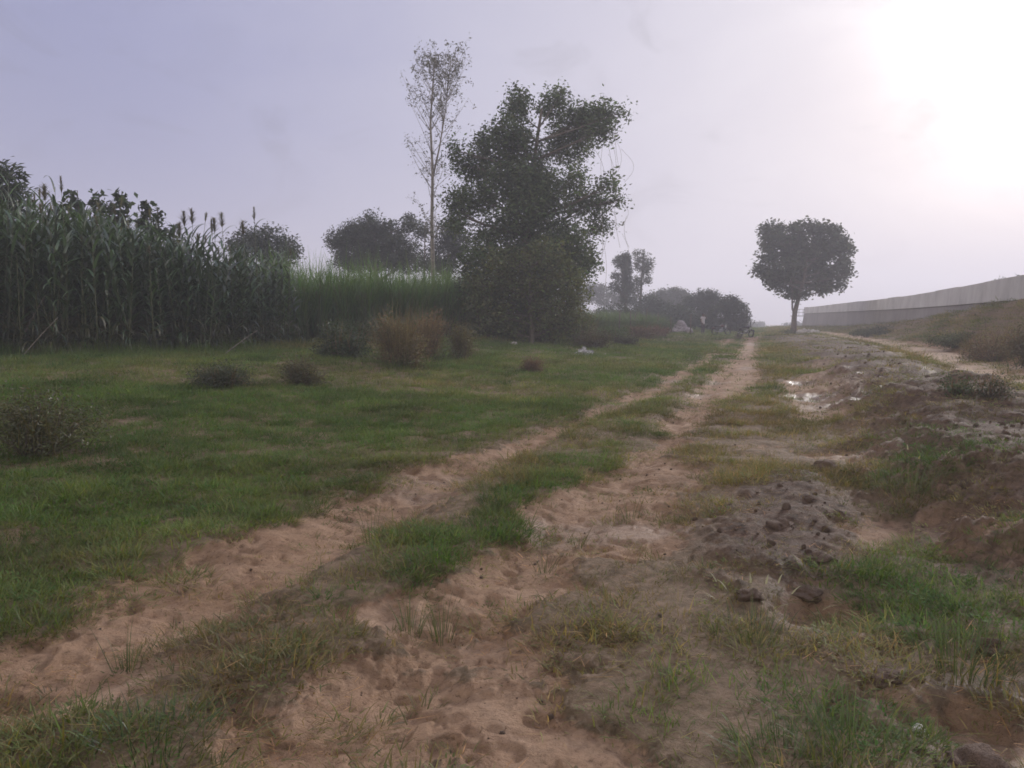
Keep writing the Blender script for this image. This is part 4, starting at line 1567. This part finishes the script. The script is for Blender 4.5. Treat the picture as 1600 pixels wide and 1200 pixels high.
# ------------------------------------------------------------------ broad-leaved saplings behind the sorghum
def sapling(px, top, w, Yd, label, seed):
    Xd = (px - 800) / F * Yd
    zz = H(Xd, Yd)
    top_z = EYE + (497 - top) * Yd / F - zz
    root = empty('broad_leaved_sapling', (Xd, Yd, zz), label=label, cat='sapling', group='broad-leaved saplings behind the sorghum')
    mb = MB()
    lx, ly = random.uniform(-.22, .22), random.uniform(-.2, .2)
    mb.tube([(0, 0, -.1), (.03, 0, top_z * .5), (lx, ly, top_z - .1)], [.05, .04, .015], 7)
    mb.build('trunk', M_BARK, root)
    ww = w * Yd / F
    bl = []
    zc = top_z * .45
    rs = random.Random(seed)
    while zc < top_z - .12:
        f1 = zc / top_z
        q = ww * rs.uniform(.26, .42) * (1.05 - .35 * f1 ** 5)
        bl.append((lx * f1 + rs.uniform(-.14, .14) * ww * 1.6, ly * f1 + rs.uniform(-.2, .2) * ww, zc, q, q, .20))
        zc += .24
    V, Q, C, _ = crown(bl, .27, 7, 4.6, .11, (.055, .080, .042), .35, .55, .15, .2, .5)
    f = Foli()
    f.V, f.Q, f.C = [V], [Q], [C]
    obj('leaves', f.mesh('leaves', M_LEAF), root)


sapling(136, 297, 26, 27, 'broad-leaved sapling, first of the row above the sorghum counted from the grassy seed heads', 1)
sapling(167, 301, 24, 27.5, 'broad-leaved sapling second in the row above the sorghum', 2)
sapling(201, 300, 24, 27, 'slim pointed sapling third in the row above the sorghum', 3)
sapling(184, 312, 22, 28, 'lower sapling tucked between the second and the slim pointed one', 4)
sapling(233, 314, 22, 28, 'broad-leaved sapling fourth in the row, with a spreading tip', 5)
sapling(253, 325, 24, 28.5, 'sapling at the right end of the row above the sorghum', 6)
sapling(272, 350, 20, 29, 'short sapling barely clearing the sorghum beside the row', 7)
sapling(102, 318, 24, 26, 'low sapling beside the tallest sorghum seed head', 8)
# tree at the left edge
Ye = 24.5
Xe = (6 - 800) / F * Ye
ze = H(Xe, Ye)
tree('leafy_edge_tree', Xe, Ye, px_blobs([(0, 290, 26, 26), (22, 290, 18, 24), (-30, 310, 40, 40), (25, 318, 20, 20), (-60, 280, 35, 30), (5, 268, 12, 12), (0, 340, 40, 30)], Xe, Ye, .8, ze),
     'leafy tree with long narrow leaves rising over the sorghum at the left edge', leaf=.26, per=12, dens=7, spread=.16, col=(.045, .062, .035), trunk_r=.1, aspect=.28, hang=.15)

# tall seed heads standing over the crop
for i, (px, top, Yd) in enumerate([(82, 285, 20.5), (108, 274, 20.5), (295, 328, 23), (307, 325, 23), (337, 340, 24), (341, 338, 24), (353, 330, 24), (403, 321, 24.5), (385, 342, 24), (287, 345, 23), (66, 300, 21)]):
    Xd = (px - 800) / F * Yd
    zz = H(Xd, Yd)
    tz = EYE + (497 - top) * Yd / F - zz
    root = empty('tall_sorghum_plant', (Xd, Yd, zz), label='thin sorghum stem whose seed head stands clear above the crop against the sky', cat='crop plant',
                 group='tall sorghum seed heads above the crop')
    mb = MB()
    mb.tube([(0, 0, 0), (.03, 0, tz * .6), (0, 0, tz - .2)], [.014, .011, .004], 5)
    mb.build('stalk', M_STALK, root)
    f = Foli()
    loose = i % 3 != 1
    for k in range(110 if loose else 80):
        fz = random.random()
        V, Q = blade((0, 0, tz - .55 + fz * .40), random.uniform(0, 6.283), random.uniform(.15, .9 if loose else .25), random.uniform(.12, .34 if loose else .17) * (1.15 - .6 * fz), .024, 3, .9)
        f.add(V, Q, np.array([1, 1, 1]) * random.uniform(.6, 1.2))
    obj('seed_head', f.mesh('seed_head', M_SEED1), root)
    lf = Foli()
    for k in range(5):
        V, Q = blade((0, 0, tz - .75 - .25 * k), k * 3.14 + random.uniform(-.6, .6), .5, random.uniform(.5, .75), .06, 7, 2.2)
        lf.add(V, Q, np.ones(3) * random.uniform(.8, 1.2))
    obj('leaves', lf.mesh('leaves', M_SORG1), root)

# ------------------------------------------------------------------ sugarcane
def cane_clump(seed, n=46, Hh=2.0):
    rs = random.Random(seed)
    f = Foli()
    for k in range(n):
        a = rs.uniform(0, 6.283)
        r0 = rs.uniform(0, .28)
        zb = rs.uniform(.1, 1.15)
        V, Q = blade((r0 * math.cos(a), r0 * math.sin(a), zb), a, rs.uniform(.02, .55), rs.uniform(.8, 1.85), rs.uniform(.03, .05), 6, rs.uniform(.2, 2.3), rs.uniform(-.6, .6))
        f.add(V, Q, np.array([rs.uniform(.8, 1.2), 1, rs.uniform(.7, 1.1)]) * rs.uniform(.7, 1.3))
    for k in range(9):
        a = rs.uniform(0, 6.283)
        mb = MB()
        mb.tube([(.2 * math.cos(a), .2 * math.sin(a), -.1), (.22 * math.cos(a), .22 * math.sin(a), 1.5)], [.014, .01], 4, cap=False)
        f.add(np.vstack(mb.V), np.vstack(mb.Q), np.array([1.2, .8, .9]))
    return f.mesh('cane_%d' % seed, M_CANE)


canes = [cane_clump(k) for k in range(6)]


def cane_field(name, line, depth, rows, sp, sxy, hz, label, ti):
    P = []
    for i in range(len(line) - 1):
        a, b = np.array(line[i]), np.array(line[i + 1])
        L = np.linalg.norm(b - a)
        for row in range(rows):
            for s in np.arange(0, L, sp):
                q = a + (b - a) * s / L + np.array([-.25, 1.0]) * (row * depth / rows) + rng.normal(0, .15, 2)
                P.append(q)
    P = np.array(P)
    n = len(P)
    z_ = full_h(P[:, 0], P[:, 1])
    hs = hz * rng.uniform(.86, 1.08, n) * (1 + .06 * fbm(P[:, 0] * .4, P[:, 1] * .4, 2, 4))
    c = np.array(ti) * rng.uniform(.8, 1.2, (n, 1))
    instancer(name, np.column_stack([P, z_]), np.stack([rng.normal(0, .05, n), rng.normal(0, .05, n), rng.uniform(0, 6.283, n)], 1),
              np.stack([np.full(n, sxy), np.full(n, sxy), hs], 1), rng.integers(0, 6, n), c, canes, label, 'crop')
    print(name, n)


def XY(px, Yd):
    return ((px - 800) / F * Yd, Yd)


cane_field('sugarcane_crop', [XY(350, 34), XY(440, 30), XY(560, 31), XY(700, 34), XY(790, 37)], 9, 18, .42, 1.0, 1.38, 'bright green sugarcane stand between the sorghum and the large bushy tree', (1, 1, 1))
cane_field('low_crop', [XY(840, 44), XY(930, 48), XY(1000, 54), XY(1045, 62)], 10, 14, .6, 1.0, .62, 'pale green low crop behind the fence posts', (.85, .72, .95))

# tall single grasses in the foreground
def tall_tuft(px, py, hpx, n, label, col, lean=.35, seeds=0):
    wide = .05 if n < 45 else .17
    n = n if n < 45 else int(n * 2.2)
    x, y, zz = at(px, py)
    d = math.hypot(x, y)
    h = hpx * d / F
    f = Foli()
    for k in range(n):
        a = random.uniform(0, 6.283)
        r0 = wide * math.sqrt(random.random()) * (1 + h)
        V, Q = blade((r0 * math.cos(a), r0 * math.sin(a), -.01), a, random.uniform(.02, lean), h * random.uniform(.3, 1.0), .0045, 5, random.uniform(.1, 1.3), random.uniform(-.8, .8))
        f.add(V, Q, np.array(col) * random.uniform(.7, 1.3))
    for k in range(seeds):
        a = random.uniform(0, 6.283)
        r0 = .25 * math.sqrt(random.random())
        bx, by = r0 * math.cos(a), r0 * math.sin(a)
        V, Q = blade((bx, by, 0), a, .15, h, .003, 4, .4)
        f.add(V, Q, np.array([.2, .19, .10]))
        V2, Q2 = blade(V[-1], a, .7, .07, .012, 4, 1.0)
        f.add(V2, Q2, np.array([.38, .36, .22]))
    o = obj('grass_tuft', f.mesh('grass_tuft', M_LEAF), loc=(x, y, zz))
    tag(o, label, 'grass tuft', 'tall tufts of grass in the foreground')


gr = (.085, .115, .042)
tall_tuft(640, 965, 90, 34, 'tall upright grass tuft on the bare sand left of centre', gr)
tall_tuft(690, 965, 100, 34, 'taller twin tuft just right of the upright one on the bare sand', gr)
tall_tuft(583, 850, 80, 16, 'thin tall grass blades at the edge of the green strip between the ruts', gr, .2)
tall_tuft(850, 870, 85, 22, 'arching grass tuft beside the sandy right rut', (.09, .11, .045), .6)
tall_tuft(905, 842, 50, 26, 'yellowish grass tuft growing on the pale sand of the right rut', (.12, .125, .055), .5)
tall_tuft(985, 800, 70, 30, 'wispy grass group at the right rim of the sandy rut', (.11, .12, .055), .5)
tall_tuft(195, 1020, 80, 26, 'green grass tuft standing on the sand at lower left', gr, .45)
tall_tuft(1180, 985, 60, 60, 'grass with pale drooping seed spikes left of the wet sand', gr, .7, seeds=14)
tall_tuft(1420, 790, 60, 46, 'tall grass tuft with pale tips on the right-hand turf', (.10, .125, .06), .5, seeds=3)
tall_tuft(1325, 1170, 90, 90, 'dense bright green tuft at the bottom, left of the sandy strip', (.085, .13, .038), .9)
tall_tuft(1230, 1190, 80, 80, 'wide green tuft at the bottom edge right of centre', (.085, .12, .04), .9)
tall_tuft(240, 1175, 70, 70, 'spreading dark green tuft in the bottom left corner', (.055, .10, .035), 1.0)
tall_tuft(1500, 1035, 80, 70, 'tall green tuft in the lush turf above the sandy strip', (.075, .115, .038), .5)

# ------------------------------------------------------------------ concrete wall
def wall_mat(name, c1, c2, c3):
    m, n, l = newmat(name)
    out = N(n, 'ShaderNodeOutputMaterial')
    b = N(n, 'ShaderNodeBsdfPrincipled')
    geo = N(n, 'ShaderNodeNewGeometry')
    mp_ = N(n, 'ShaderNodeMapping')
    mp_.inputs['Scale'].default_value = (.42, .42, .30)
    l.new(geo.outputs['Position'], mp_.inputs[0])
    s = N(n, 'ShaderNodeTexNoise')
    s.inputs['Scale'].default_value = 1.3
    s.inputs['Detail'].default_value = 7
    s.inputs['Roughness'].default_value = .65
    l.new(mp_.outputs[0], s.inputs['Vector'])
    r = N(n, 'ShaderNodeValToRGB')
    e = r.color_ramp.elements
    e[0].position, e[0].color = .32, tuple(c1) + (1,)
    e[1].position, e[1].color = .5, tuple(c2) + (1,)
    q = e.new(.68)
    q.color = tuple(c3) + (1,)
    l.new(s.outputs[0], r.inputs[0])
    s2 = N(n, 'ShaderNodeTexNoise')
    s2.inputs['Scale'].default_value = 9
    s2.inputs['Detail'].default_value = 6
    l.new(geo.outputs['Position'], s2.inputs['Vector'])
    bp = N(n, 'ShaderNodeBump')
    bp.inputs['Distance'].default_value = .012
    l.new(s2.outputs[0], bp.inputs['Height'])
    l.new(bp.outputs[0], b.inputs['Normal'])
    l.new(r.outputs[0], b.inputs['Base Color'])
    b.inputs['Roughness'].default_value = .9
    l.new(b.outputs[0], out.inputs[0])
    return m


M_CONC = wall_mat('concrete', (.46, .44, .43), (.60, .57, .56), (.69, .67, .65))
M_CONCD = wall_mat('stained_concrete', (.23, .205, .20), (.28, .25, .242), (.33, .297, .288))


def build_wall():
    W = np.array(WALL, float)
    # resample
    seg = np.hypot(*np.diff(W, axis=0).T)
    cum = np.concatenate([[0], np.cumsum(seg)])
    L = cum[-1]
    n = int(L / 1.0)
    s = np.linspace(0, L, n)
    for _ in range(1):
        x, y = np.interp(s, cum, W[:, 0]), np.interp(s, cum, W[:, 1])
        k = np.ones(15) / 15
        xp, yp = np.pad(x, 7, mode='reflect', reflect_type='odd'), np.pad(y, 7, mode='reflect', reflect_type='odd')
        x, y = np.convolve(xp, k, 'valid'), np.convolve(yp, k, 'valid')
    T = np.stack([np.gradient(x), np.gradient(y)], 1)
    T /= np.linalg.norm(T, axis=1)[:, None]
    R = np.stack([T[:, 1], -T[:, 0]], 1)      # away from the track
    root = empty('concrete_wall', (x[0], y[0], 0), label='long grey concrete wall with stained lower face running along the right side', cat='wall')

    def ribbon(name, prof, mat, i0=0, i1=None):
        i1 = i1 or n
        V, Q = [], []
        m = len(prof)
        for i in range(i0, i1):
            for (o_, z_) in prof:
                V.append([x[i] + R[i, 0] * o_ - x[0], y[i] + R[i, 1] * o_ - y[0], z_])
        c = i1 - i0
        for i in range(c - 1):
            for j in range(m):
                j2 = (j + 1) % m
                Q.append([i * m + j, (i + 1) * m + j, (i + 1) * m + j2, i * m + j2])
        V = np.array(V)
        me = bpy.data.meshes.new(name)
        fs = Q + [list(range(m)), list(range((c - 1) * m, c * m))[::-1]]
        me.from_pydata(V.tolist(), [], fs)
        bm = bmesh.new()
        bm.from_mesh(me)
        bmesh.ops.recalc_face_normals(bm, faces=bm.faces)
        bm.to_mesh(me)
        bm.free()
        me.materials.append(mat)
        return obj(name, me, root)
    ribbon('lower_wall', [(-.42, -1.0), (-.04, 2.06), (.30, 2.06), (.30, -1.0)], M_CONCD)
    ribbon('ledge', [(-.02, 2.062), (-.02, 2.10), (.28, 2.10), (.28, 2.062)], M_CONCD)
    # cast parapet in bays with narrow joints
    cuts = [0]
    while cuts[-1] < n - 1:
        cuts.append(min(n - 1, cuts[-1] + random.choice([4, 5, 6, 6, 7])))
    for i, j in zip(cuts[:-1], cuts[1:]):
        j += 1
        if j - i < 2:
            break
        dz = random.uniform(-.035, .03)
        o = ribbon('parapet_bay', [(-.10, 2.104), (-.03, 2.99 + dz), (.20, 2.99 + dz), (.26, 2.104)], M_CONC, i, j)
    # small railed platform at the far end
    xe, ye = x[-1], y[-1]
    pr = empty('railed_platform', (xe - .9, ye - .4, 1.75), label='small railed metal platform on the far end of the concrete wall', cat='platform')
    mb = MB()
    mb.box((0, 0, 0), (1.9, 1.6, .1))
    mb.build('deck', M_RUST, pr, smooth=False)
    mb = MB()
    for px_ in (-.9, -.3, .3, .9):
        mb.tube([(px_, -.75, .05), (px_, -.75, .95)], .03, 5)
    for zz in (.5, .95):
        mb.tube([(-.9, -.75, zz), (.9, -.75, zz)], .03, 5)
        mb.tube([(-.9, -.75, zz), (-.9, .75, zz)], .03, 5)
    mb.build('railing', M_RUST, pr)
    mb = MB()
    mb.tube([(-.8, 0, -.05), (-.1, 0, -1.5)], .05, 5)
    mb.tube([(-.1, 0, -1.5), (-.1, 0, -2.0)], .05, 5)
    mb.build('strut', M_RUST, pr)


M_RUST = simple('old_metal', (.22, .20, .19), .6, metal=.5)
build_wall()

# ------------------------------------------------------------------ stones, litter, posts
def heap(name, px, py, wpx, hpx, n, label, mat, cat, r0=.1):
    x, y, zz = at(px, py)
    d = math.hypot(x, y)
    w, h = wpx * d / F, hpx * d / F
    V, Q = [], []
    base = [clod_mesh('tmp%d' % k, 60 + k, 1, mat, .6) for k in range(4)]
    arrs = []
    for b in base:
        v = np.zeros(len(b.vertices) * 3)
        b.vertices.foreach_get('co', v)
        f = np.zeros(len(b.polygons) * 3, int)
        b.polygons.foreach_get('vertices', f)
        arrs.append((v.reshape(-1, 3), f.reshape(-1, 3)))
    off = 0
    for k in range(n):
        a = random.uniform(0, 6.283)
        q = math.sqrt(random.random())
        v, f = arrs[k % 4]
        s = r0 * random.uniform(.5, 1.5)
        c = np.array([q * w * .5 * math.cos(a), q * w * .3 * math.sin(a), (1 - q) * h * random.uniform(.3, 1) + s * .2])
        M3 = np.array(Matrix.Rotation(random.uniform(0, 6), 3, 'Z') @ Matrix.Rotation(random.uniform(0, 6), 3, 'X'))
        V.append((v * s) @ M3.T + c)
        Q.append(f + off)
        off += len(v)
    o = obj(name, mesh(name, np.vstack(V), np.vstack(Q), mat), loc=(x, y, zz))
    for b in base:
        bpy.data.meshes.remove(b)
    return tag(o, label, cat)


heap('stone_pile', 1063, 520, 34, 20, 120, 'pile of pale grey-purple stones left of the standing man', simple('purple_stone', (.30, .26, .29), .8, scale=6, var=.4), 'stone pile', .16)
heap('litter_heap', 914, 553, 26, 15, 24, 'small heap of grey and whitish litter in the grass before the large bushy tree', simple('litter', (.36, .35, .36), .7, scale=9, var=.75), 'litter', .09)
heap('rubble_heap', 1262, 521, 34, 5, 60, 'low scatter of whitish rubble at the far end of the wall by the lone tree', M_STONE, 'rubble', .16)
o = heap('stone', 945, 553, 6, 2, 1, 'small flat pale stone lying right of the litter heap', M_STONE, 'stone', .09)
heap('stone', 806, 539, 16, 2, 3, 'pale flat stones in the grass at the foot of the large bushy tree', M_STONE, 'stone', .09)
heap('stone', 275, 813, 4, 2, 1, 'tiny whitish pebble in the turf at left', M_STONE, 'stone', .018)
heap('branch_debris', 1436, 1117, 10, 4, 3, 'white crumpled scrap at the edge of the sandy strip at lower right', simple('scrap', (.7, .68, .64), .5), 'litter', .022)

for i, (px, pt, pb_) in enumerate([(967, 484, 512), (985, 486, 512), (991, 488, 514), (1009, 482, 516), (1027, 488, 517), (1048, 494, 518), (1078, 490, 515)]):
    Yd = 50 + i * 1.9
    Xd = (px - 800) / F * Yd
    zz = H(Xd, Yd)
    h = (EYE + (497 - pt) * Yd / F - zz)
    mb = MB()
    ln = random.uniform(-.06, .06)
    mb.tube([(0, 0, -.2), (ln * .5, 0, h * .5), (ln * h, 0, h)], [.055, .045, .04], 6)
    o = mb.build('fence_post', M_BARK)
    o.location = (Xd, Yd, zz)
    tag(o, 'thin dark wooden fence post, %s' % ['first from the big tree', 'second from the big tree', 'third, close beside the second', 'tallest of the row', 'fifth, right of the tallest',
                                                'short one left of the stones', 'last one beside the standing man'][i], 'fence post', 'fence posts along the low crop')

# ------------------------------------------------------------------ person
def skin_obj(name, verts, edges, radii, mat, parent, root=0, sub=2):
    me = bpy.data.meshes.new(name)
    me.from_pydata(verts, edges, [])
    me.materials.append(mat)
    o = obj(name, me, parent)
    sk = o.modifiers.new('skin', 'SKIN')
    if not me.skin_vertices:
        bpy.context.view_layer.objects.active = o
    for i, r_ in enumerate(radii):
        v = me.skin_vertices[0].data[i]
        v.radius = (r_, r_) if not isinstance(r_, tuple) else r_
        v.use_root = (i == root)
    sk.use_smooth_shade = True
    sb = o.modifiers.new('sub', 'SUBSURF')
    sb.levels = sb.render_levels = sub
    return o


def ensure_skin(me):
    if not me.skin_vertices:
        bm = bmesh.new()
        bm.from_mesh(me)
        bm.verts.layers.skin.verify()
        bm.to_mesh(me)
        bm.free()


def skin_obj(name, verts, edges, radii, mat, parent, root=0, sub=2):
    me = bpy.data.meshes.new(name)
    me.from_pydata(verts, edges, [])
    me.materials.append(mat)
    bm = bmesh.new()
    bm.from_mesh(me)
    bm.verts.ensure_lookup_table()
    lay = bm.verts.layers.skin.verify()
    for i, r_ in enumerate(radii):
        bm.verts[i][lay].radius = (r_, r_) if not isinstance(r_, tuple) else r_
        bm.verts[i][lay].use_root = (i == root)
    bm.to_mesh(me)
    bm.free()
    o = obj(name, me, parent)
    sk = o.modifiers.new('skin', 'SKIN')
    sk.use_smooth_shade = True
    sb = o.modifiers.new('sub', 'SUBSURF')
    sb.levels = sb.render_levels = sub
    return o


M_SKIN = simple('skin', (.12, .065, .045), .6, var=.08)
M_SHIRT = simple('shirt', (.50, .46, .48), .85, var=.12, scale=5)
M_TROU = simple('trousers', (.07, .055, .06), .9, var=.2)
M_HAIR = simple('hair', (.015, .013, .012), .6)
M_DARK = simple('dark_plastic', (.03, .03, .032), .4)


def person(px, py, rz):
    x, y = ground_pt(px, py)
    zz = H(x, y)
    root = empty('person', (x, y, zz), rz, label='man in pale shirt and dark trousers on the verge, one hand raised to his head', cat='person')
    V, E, Rr = [], [], []

    def v(p, r_, par=None):
        V.append(p)
        Rr.append(r_)
        if par is not None:
            E.append((par, len(V) - 1))
        return len(V) - 1
    pel = v((0, 0, .93), (.15, .11))
    w = v((0, .005, 1.08), (.135, .10), pel)
    ch = v((0, 0, 1.28), (.17, .115), w)
    nk0 = v((0, .01, 1.42), (.10, .08), ch)
    nk = v((0, 0, 1.49), .05, nk0)
    h1 = v((0, -.015, 1.56), (.07, .085), nk)
    h2 = v((0, -.005, 1.64), (.078, .095), h1)
    v((0, .005, 1.70), (.055, .07), h2)
    hands = []
    for s in (-1, 1):
        hp = v((s * .09, 0, .88), .088, pel)
        kn = v((s * .11, -.02, .49), .058, hp)
        an = v((s * .12, .02, .09), .038, kn)
        hl = v((s * .125, .01, .045), .036, an)
        v((s * .14, -.13, .03), .03, hl)
        sh = v((s * .17, .01, 1.385), .055, ch)
        if s > 0:   # hand up to the head
            el_ = v((.38, -.06, 1.27), .040, sh)
            wr = v((.22, -.10, 1.49), .027, el_)
            pm = v((.155, -.085, 1.56), .030, wr)
            fd = np.array([-.35, .1, .9])
        else:
            el_ = v((-.25, .03, 1.12), .040, sh)
            wr = v((-.24, -.12, .93), .027, el_)
            pm = v((-.235, -.16, .87), .032, wr)
            fd = np.array([0.1, -.35, -.9])
        fd = fd / np.linalg.norm(fd)
        side_ = np.array([0, 1.0, 0]) if s > 0 else np.array([0, 1.0, -.4])
        P0 = np.array(V[pm])
        for k, L in enumerate((.07, .08, .075, .06)):
            b0 = P0 + side_ * (k - 1.5) * .02 + fd * .03
            a1 = v(tuple(b0), .010, pm)
            a2 = v(tuple(b0 + fd * L * .5), .009, a1)
            v(tuple(b0 + fd * L * .9 + np.array([-s * .02, 0, 0])), .008, a2)
        t1 = v(tuple(P0 - side_ * .035), .011, pm)
        v(tuple(P0 - side_ * .05 + fd * .04), .009, t1)
    skin_obj('body', V, E, Rr, M_SKIN, root)
    # clothes follow the body
    skin_obj('shirt', [(0, 0, .86), (0, .005, 1.08), (0, 0, 1.28), (0, .01, 1.43), (.17, .01, 1.39), (.30, -.03, 1.32), (-.17, .01, 1.39), (-.22, .02, 1.24), (0, 0, .80)],
             [(0, 1), (1, 2), (2, 3), (2, 4), (4, 5), (2, 6), (6, 7), (0, 8)], [(.185, .14), (.175, .13), (.20, .14), (.10, .09), .078, .064, .078, .064, (.185, .14)], M_SHIRT, root, root=2)
    skin_obj('trousers', [(0, 0, .95), (.09, 0, .85), (.112, -.02, .49), (.12, .015, .10), (-.09, 0, .85), (-.112, -.02, .49), (-.12, .015, .10)],
             [(0, 1), (1, 2), (2, 3), (0, 4), (4, 5), (5, 6)], [(.155, .125), .105, .078, .062, .105, .078, .062], M_TROU, root)
    mb = MB()
    mb.ell((0, .025, 1.665), (.086, .10, .085), 14, 10)
    mb.build('hair', M_HAIR, root)
    mb = MB()
    mb.ell((.03, -.092, 1.635), (.014, .008, .008), 8, 6)
    mb.ell((-.03, -.092, 1.635), (.014, .008, .008), 8, 6)
    mb.build('eyes', M_DARK, root)
    mb = MB()
    mb.ell((0, -.108, 1.61), (.014, .02, .022), 8, 6)
    mb.ell((0, -.095, 1.575), (.026, .01, .007), 8, 6)
    mb.ell((.082, 0, 1.62), (.012, .022, .032), 8, 6)
    mb.ell((-.082, 0, 1.62), (.012, .022, .032), 8, 6)
    mb.build('face_features', M_SKIN, root)
    mb = MB()
    for s in (-1, 1):
        mb.ell((s * .135, -.05, .03), (.05, .13, .035), 10, 6)
    mb.build('shoes', M_DARK, root)
    return root


person(1098, 522.5, rad(35))

# ------------------------------------------------------------------ motorcycles
M_TYRE = simple('rubber', (.02, .02, .02), .8)
M_METAL = simple('steel', (.30, .30, .31), .5, metal=.8)
M_TANK = simple('dark_paint', (.035, .03, .035), .25)
M_TANK2 = simple('red_brown_paint', (.09, .035, .03), .3)
M_GLASS = simple('lamp_glass', (.30, .30, .29), .5)


def motorcycle(px, py, rz, lean, label, paint):
    x, y = ground_pt(px, py)
    zz = H(x, y)
    root = empty('motorcycle', (x, y, zz + .02), rz, label=label, cat='motorcycle', group='motorcycles parked at the track')
    root.rotation_euler = (lean, 0, rz)
    for cx in (-.62, .66):
        w_ = MB().torus((cx, 0, .30), .255, .05, nu=28).build('wheel', M_TYRE, root)
        m = MB().torus((cx, 0, .30), .205, .014, nu=24, nv=6)
        for k in range(10):
            a = k * math.pi / 5
            m.tube([(cx, 0, .30), (cx + .2 * math.cos(a), 0, .30 + .2 * math.sin(a))], .005, 4)
        m.tube([(cx, -.06, .3), (cx, .06, .3)], .035, 8)
        m.build('rim', M_METAL, w_)
    m = MB()
    m.tube([(.40, 0, .92), (.30, 0, .55), (.05, 0, .28), (-.25, 0, .30), (-.35, 0, .62), (.36, 0, .80)], .02, 6)
    m.tube([(-.25, .07, .34), (-.62, .07, .30)], .018, 5)
    m.tube([(-.25, -.07, .34), (-.62, -.07, .30)], .018, 5)
    m.tube([(-.35, .08, .66), (-.58, .08, .33)], .026, 6)
    m.tube([(-.35, -.08, .66), (-.58, -.08, .33)], .026, 6)
    m.build('frame', M_DARK, root)
    MB().ell((.16, 0, .78), (.24, .13, .12), 14, 9).build('fuel_tank', paint, root)
    s_m = MB().box((-.32, 0, .765), (.68, .22, .09), 0, .88)
    s_m.build('seat', M_DARK, root)
    e = MB().box((.05, 0, .42), (.30, .22, .20), 0, .85)
    e.tube([(.08, 0, .5), (.16, 0, .66)], .075, 8)
    e.build('engine', M_METAL, root)
    MB().tube([(.15, -.13, .32), (-.1, -.15, .24), (-.7, -.16, .34)], [.02, .03, .04], 8).build('exhaust', M_METAL, root)
    f = MB()
    for s in (-1, 1):
        f.tube([(.68, s * .075, .30), (.42, s * .075, .92)], .02, 6)
    f.build('fork', M_METAL, root)
    h = MB().tube([(.30, .36, .98), (.36, .22, 1.02), (.42, 0, .96), (.36, -.22, 1.02), (.30, -.36, .98)], .014, 6).build('handlebar', M_METAL, root)
    for s in (-1, 1):
        q = MB().tube([(.35, s * .26, 1.01), (.36, s * .34, 1.18)], .007, 4)
        q.ell((.36, s * .37, 1.20), (.02, .065, .042), 10, 6)
        q.build('mirror', M_DARK, root)
    lmp = MB().ell((.50, 0, .88), (.07, .095, .095), 12, 8).build('headlight', M_DARK, root)
    MB().ell((.545, 0, .88), (.04, .08, .08), 12, 8).build('lens', M_GLASS, lmp)
    g = MB()
    for k in range(9):
        a0, a1 = math.pi * (.15 + .07 * k), math.pi * (.15 + .07 * (k + 1))
        g.add([[.66 + .33 * math.cos(a0), -.06, .3 + .33 * math.sin(a0)], [.66 + .33 * math.cos(a0), .06, .3 + .33 * math.sin(a0)],
               [.66 + .33 * math.cos(a1), .06, .3 + .33 * math.sin(a1)], [.66 + .33 * math.cos(a1), -.06, .3 + .33 * math.sin(a1)]], [[0, 1, 2, 3]])
    g.build('front_mudguard', paint, root)
    MB().box((-.72, 0, .62), (.22, .14, .10), 0, .8).build('tail', paint, root)
    MB().tube([(-.05, .1, .28), (-.1, .28, .0)], .012, 5).build('side_stand', M_METAL, root)
    return root


motorcycle(1164, 527, rad(-68), rad(-9), 'dark motorcycle parked facing the viewer at the end of the track', M_TANK)
motorcycle(1127, 524, rad(20), rad(-12), 'brown motorcycle leaning beside the track near the standing man', M_TANK2)

# ------------------------------------------------------------------ haze
HZ = MB()
HZ.box((0, 0, 20.5), (1900, 1900, 59))
hm, hn, hl = newmat('haze_air')
ho = N(hn, 'ShaderNodeOutputMaterial')
pv = N(hn, 'ShaderNodeVolumePrincipled')
pv.inputs['Color'].default_value = (.91, .91, 1.0, 1)
pv.inputs['Density'].default_value = .0025
pv.inputs['Anisotropy'].default_value = .27
hl.new(pv.outputs[0], ho.inputs['Volume'])
hz = HZ.build('haze', hm, smooth=False)
tag(hz, kind='stuff', label='thin pale haze in the air over the fields', cat='haze')
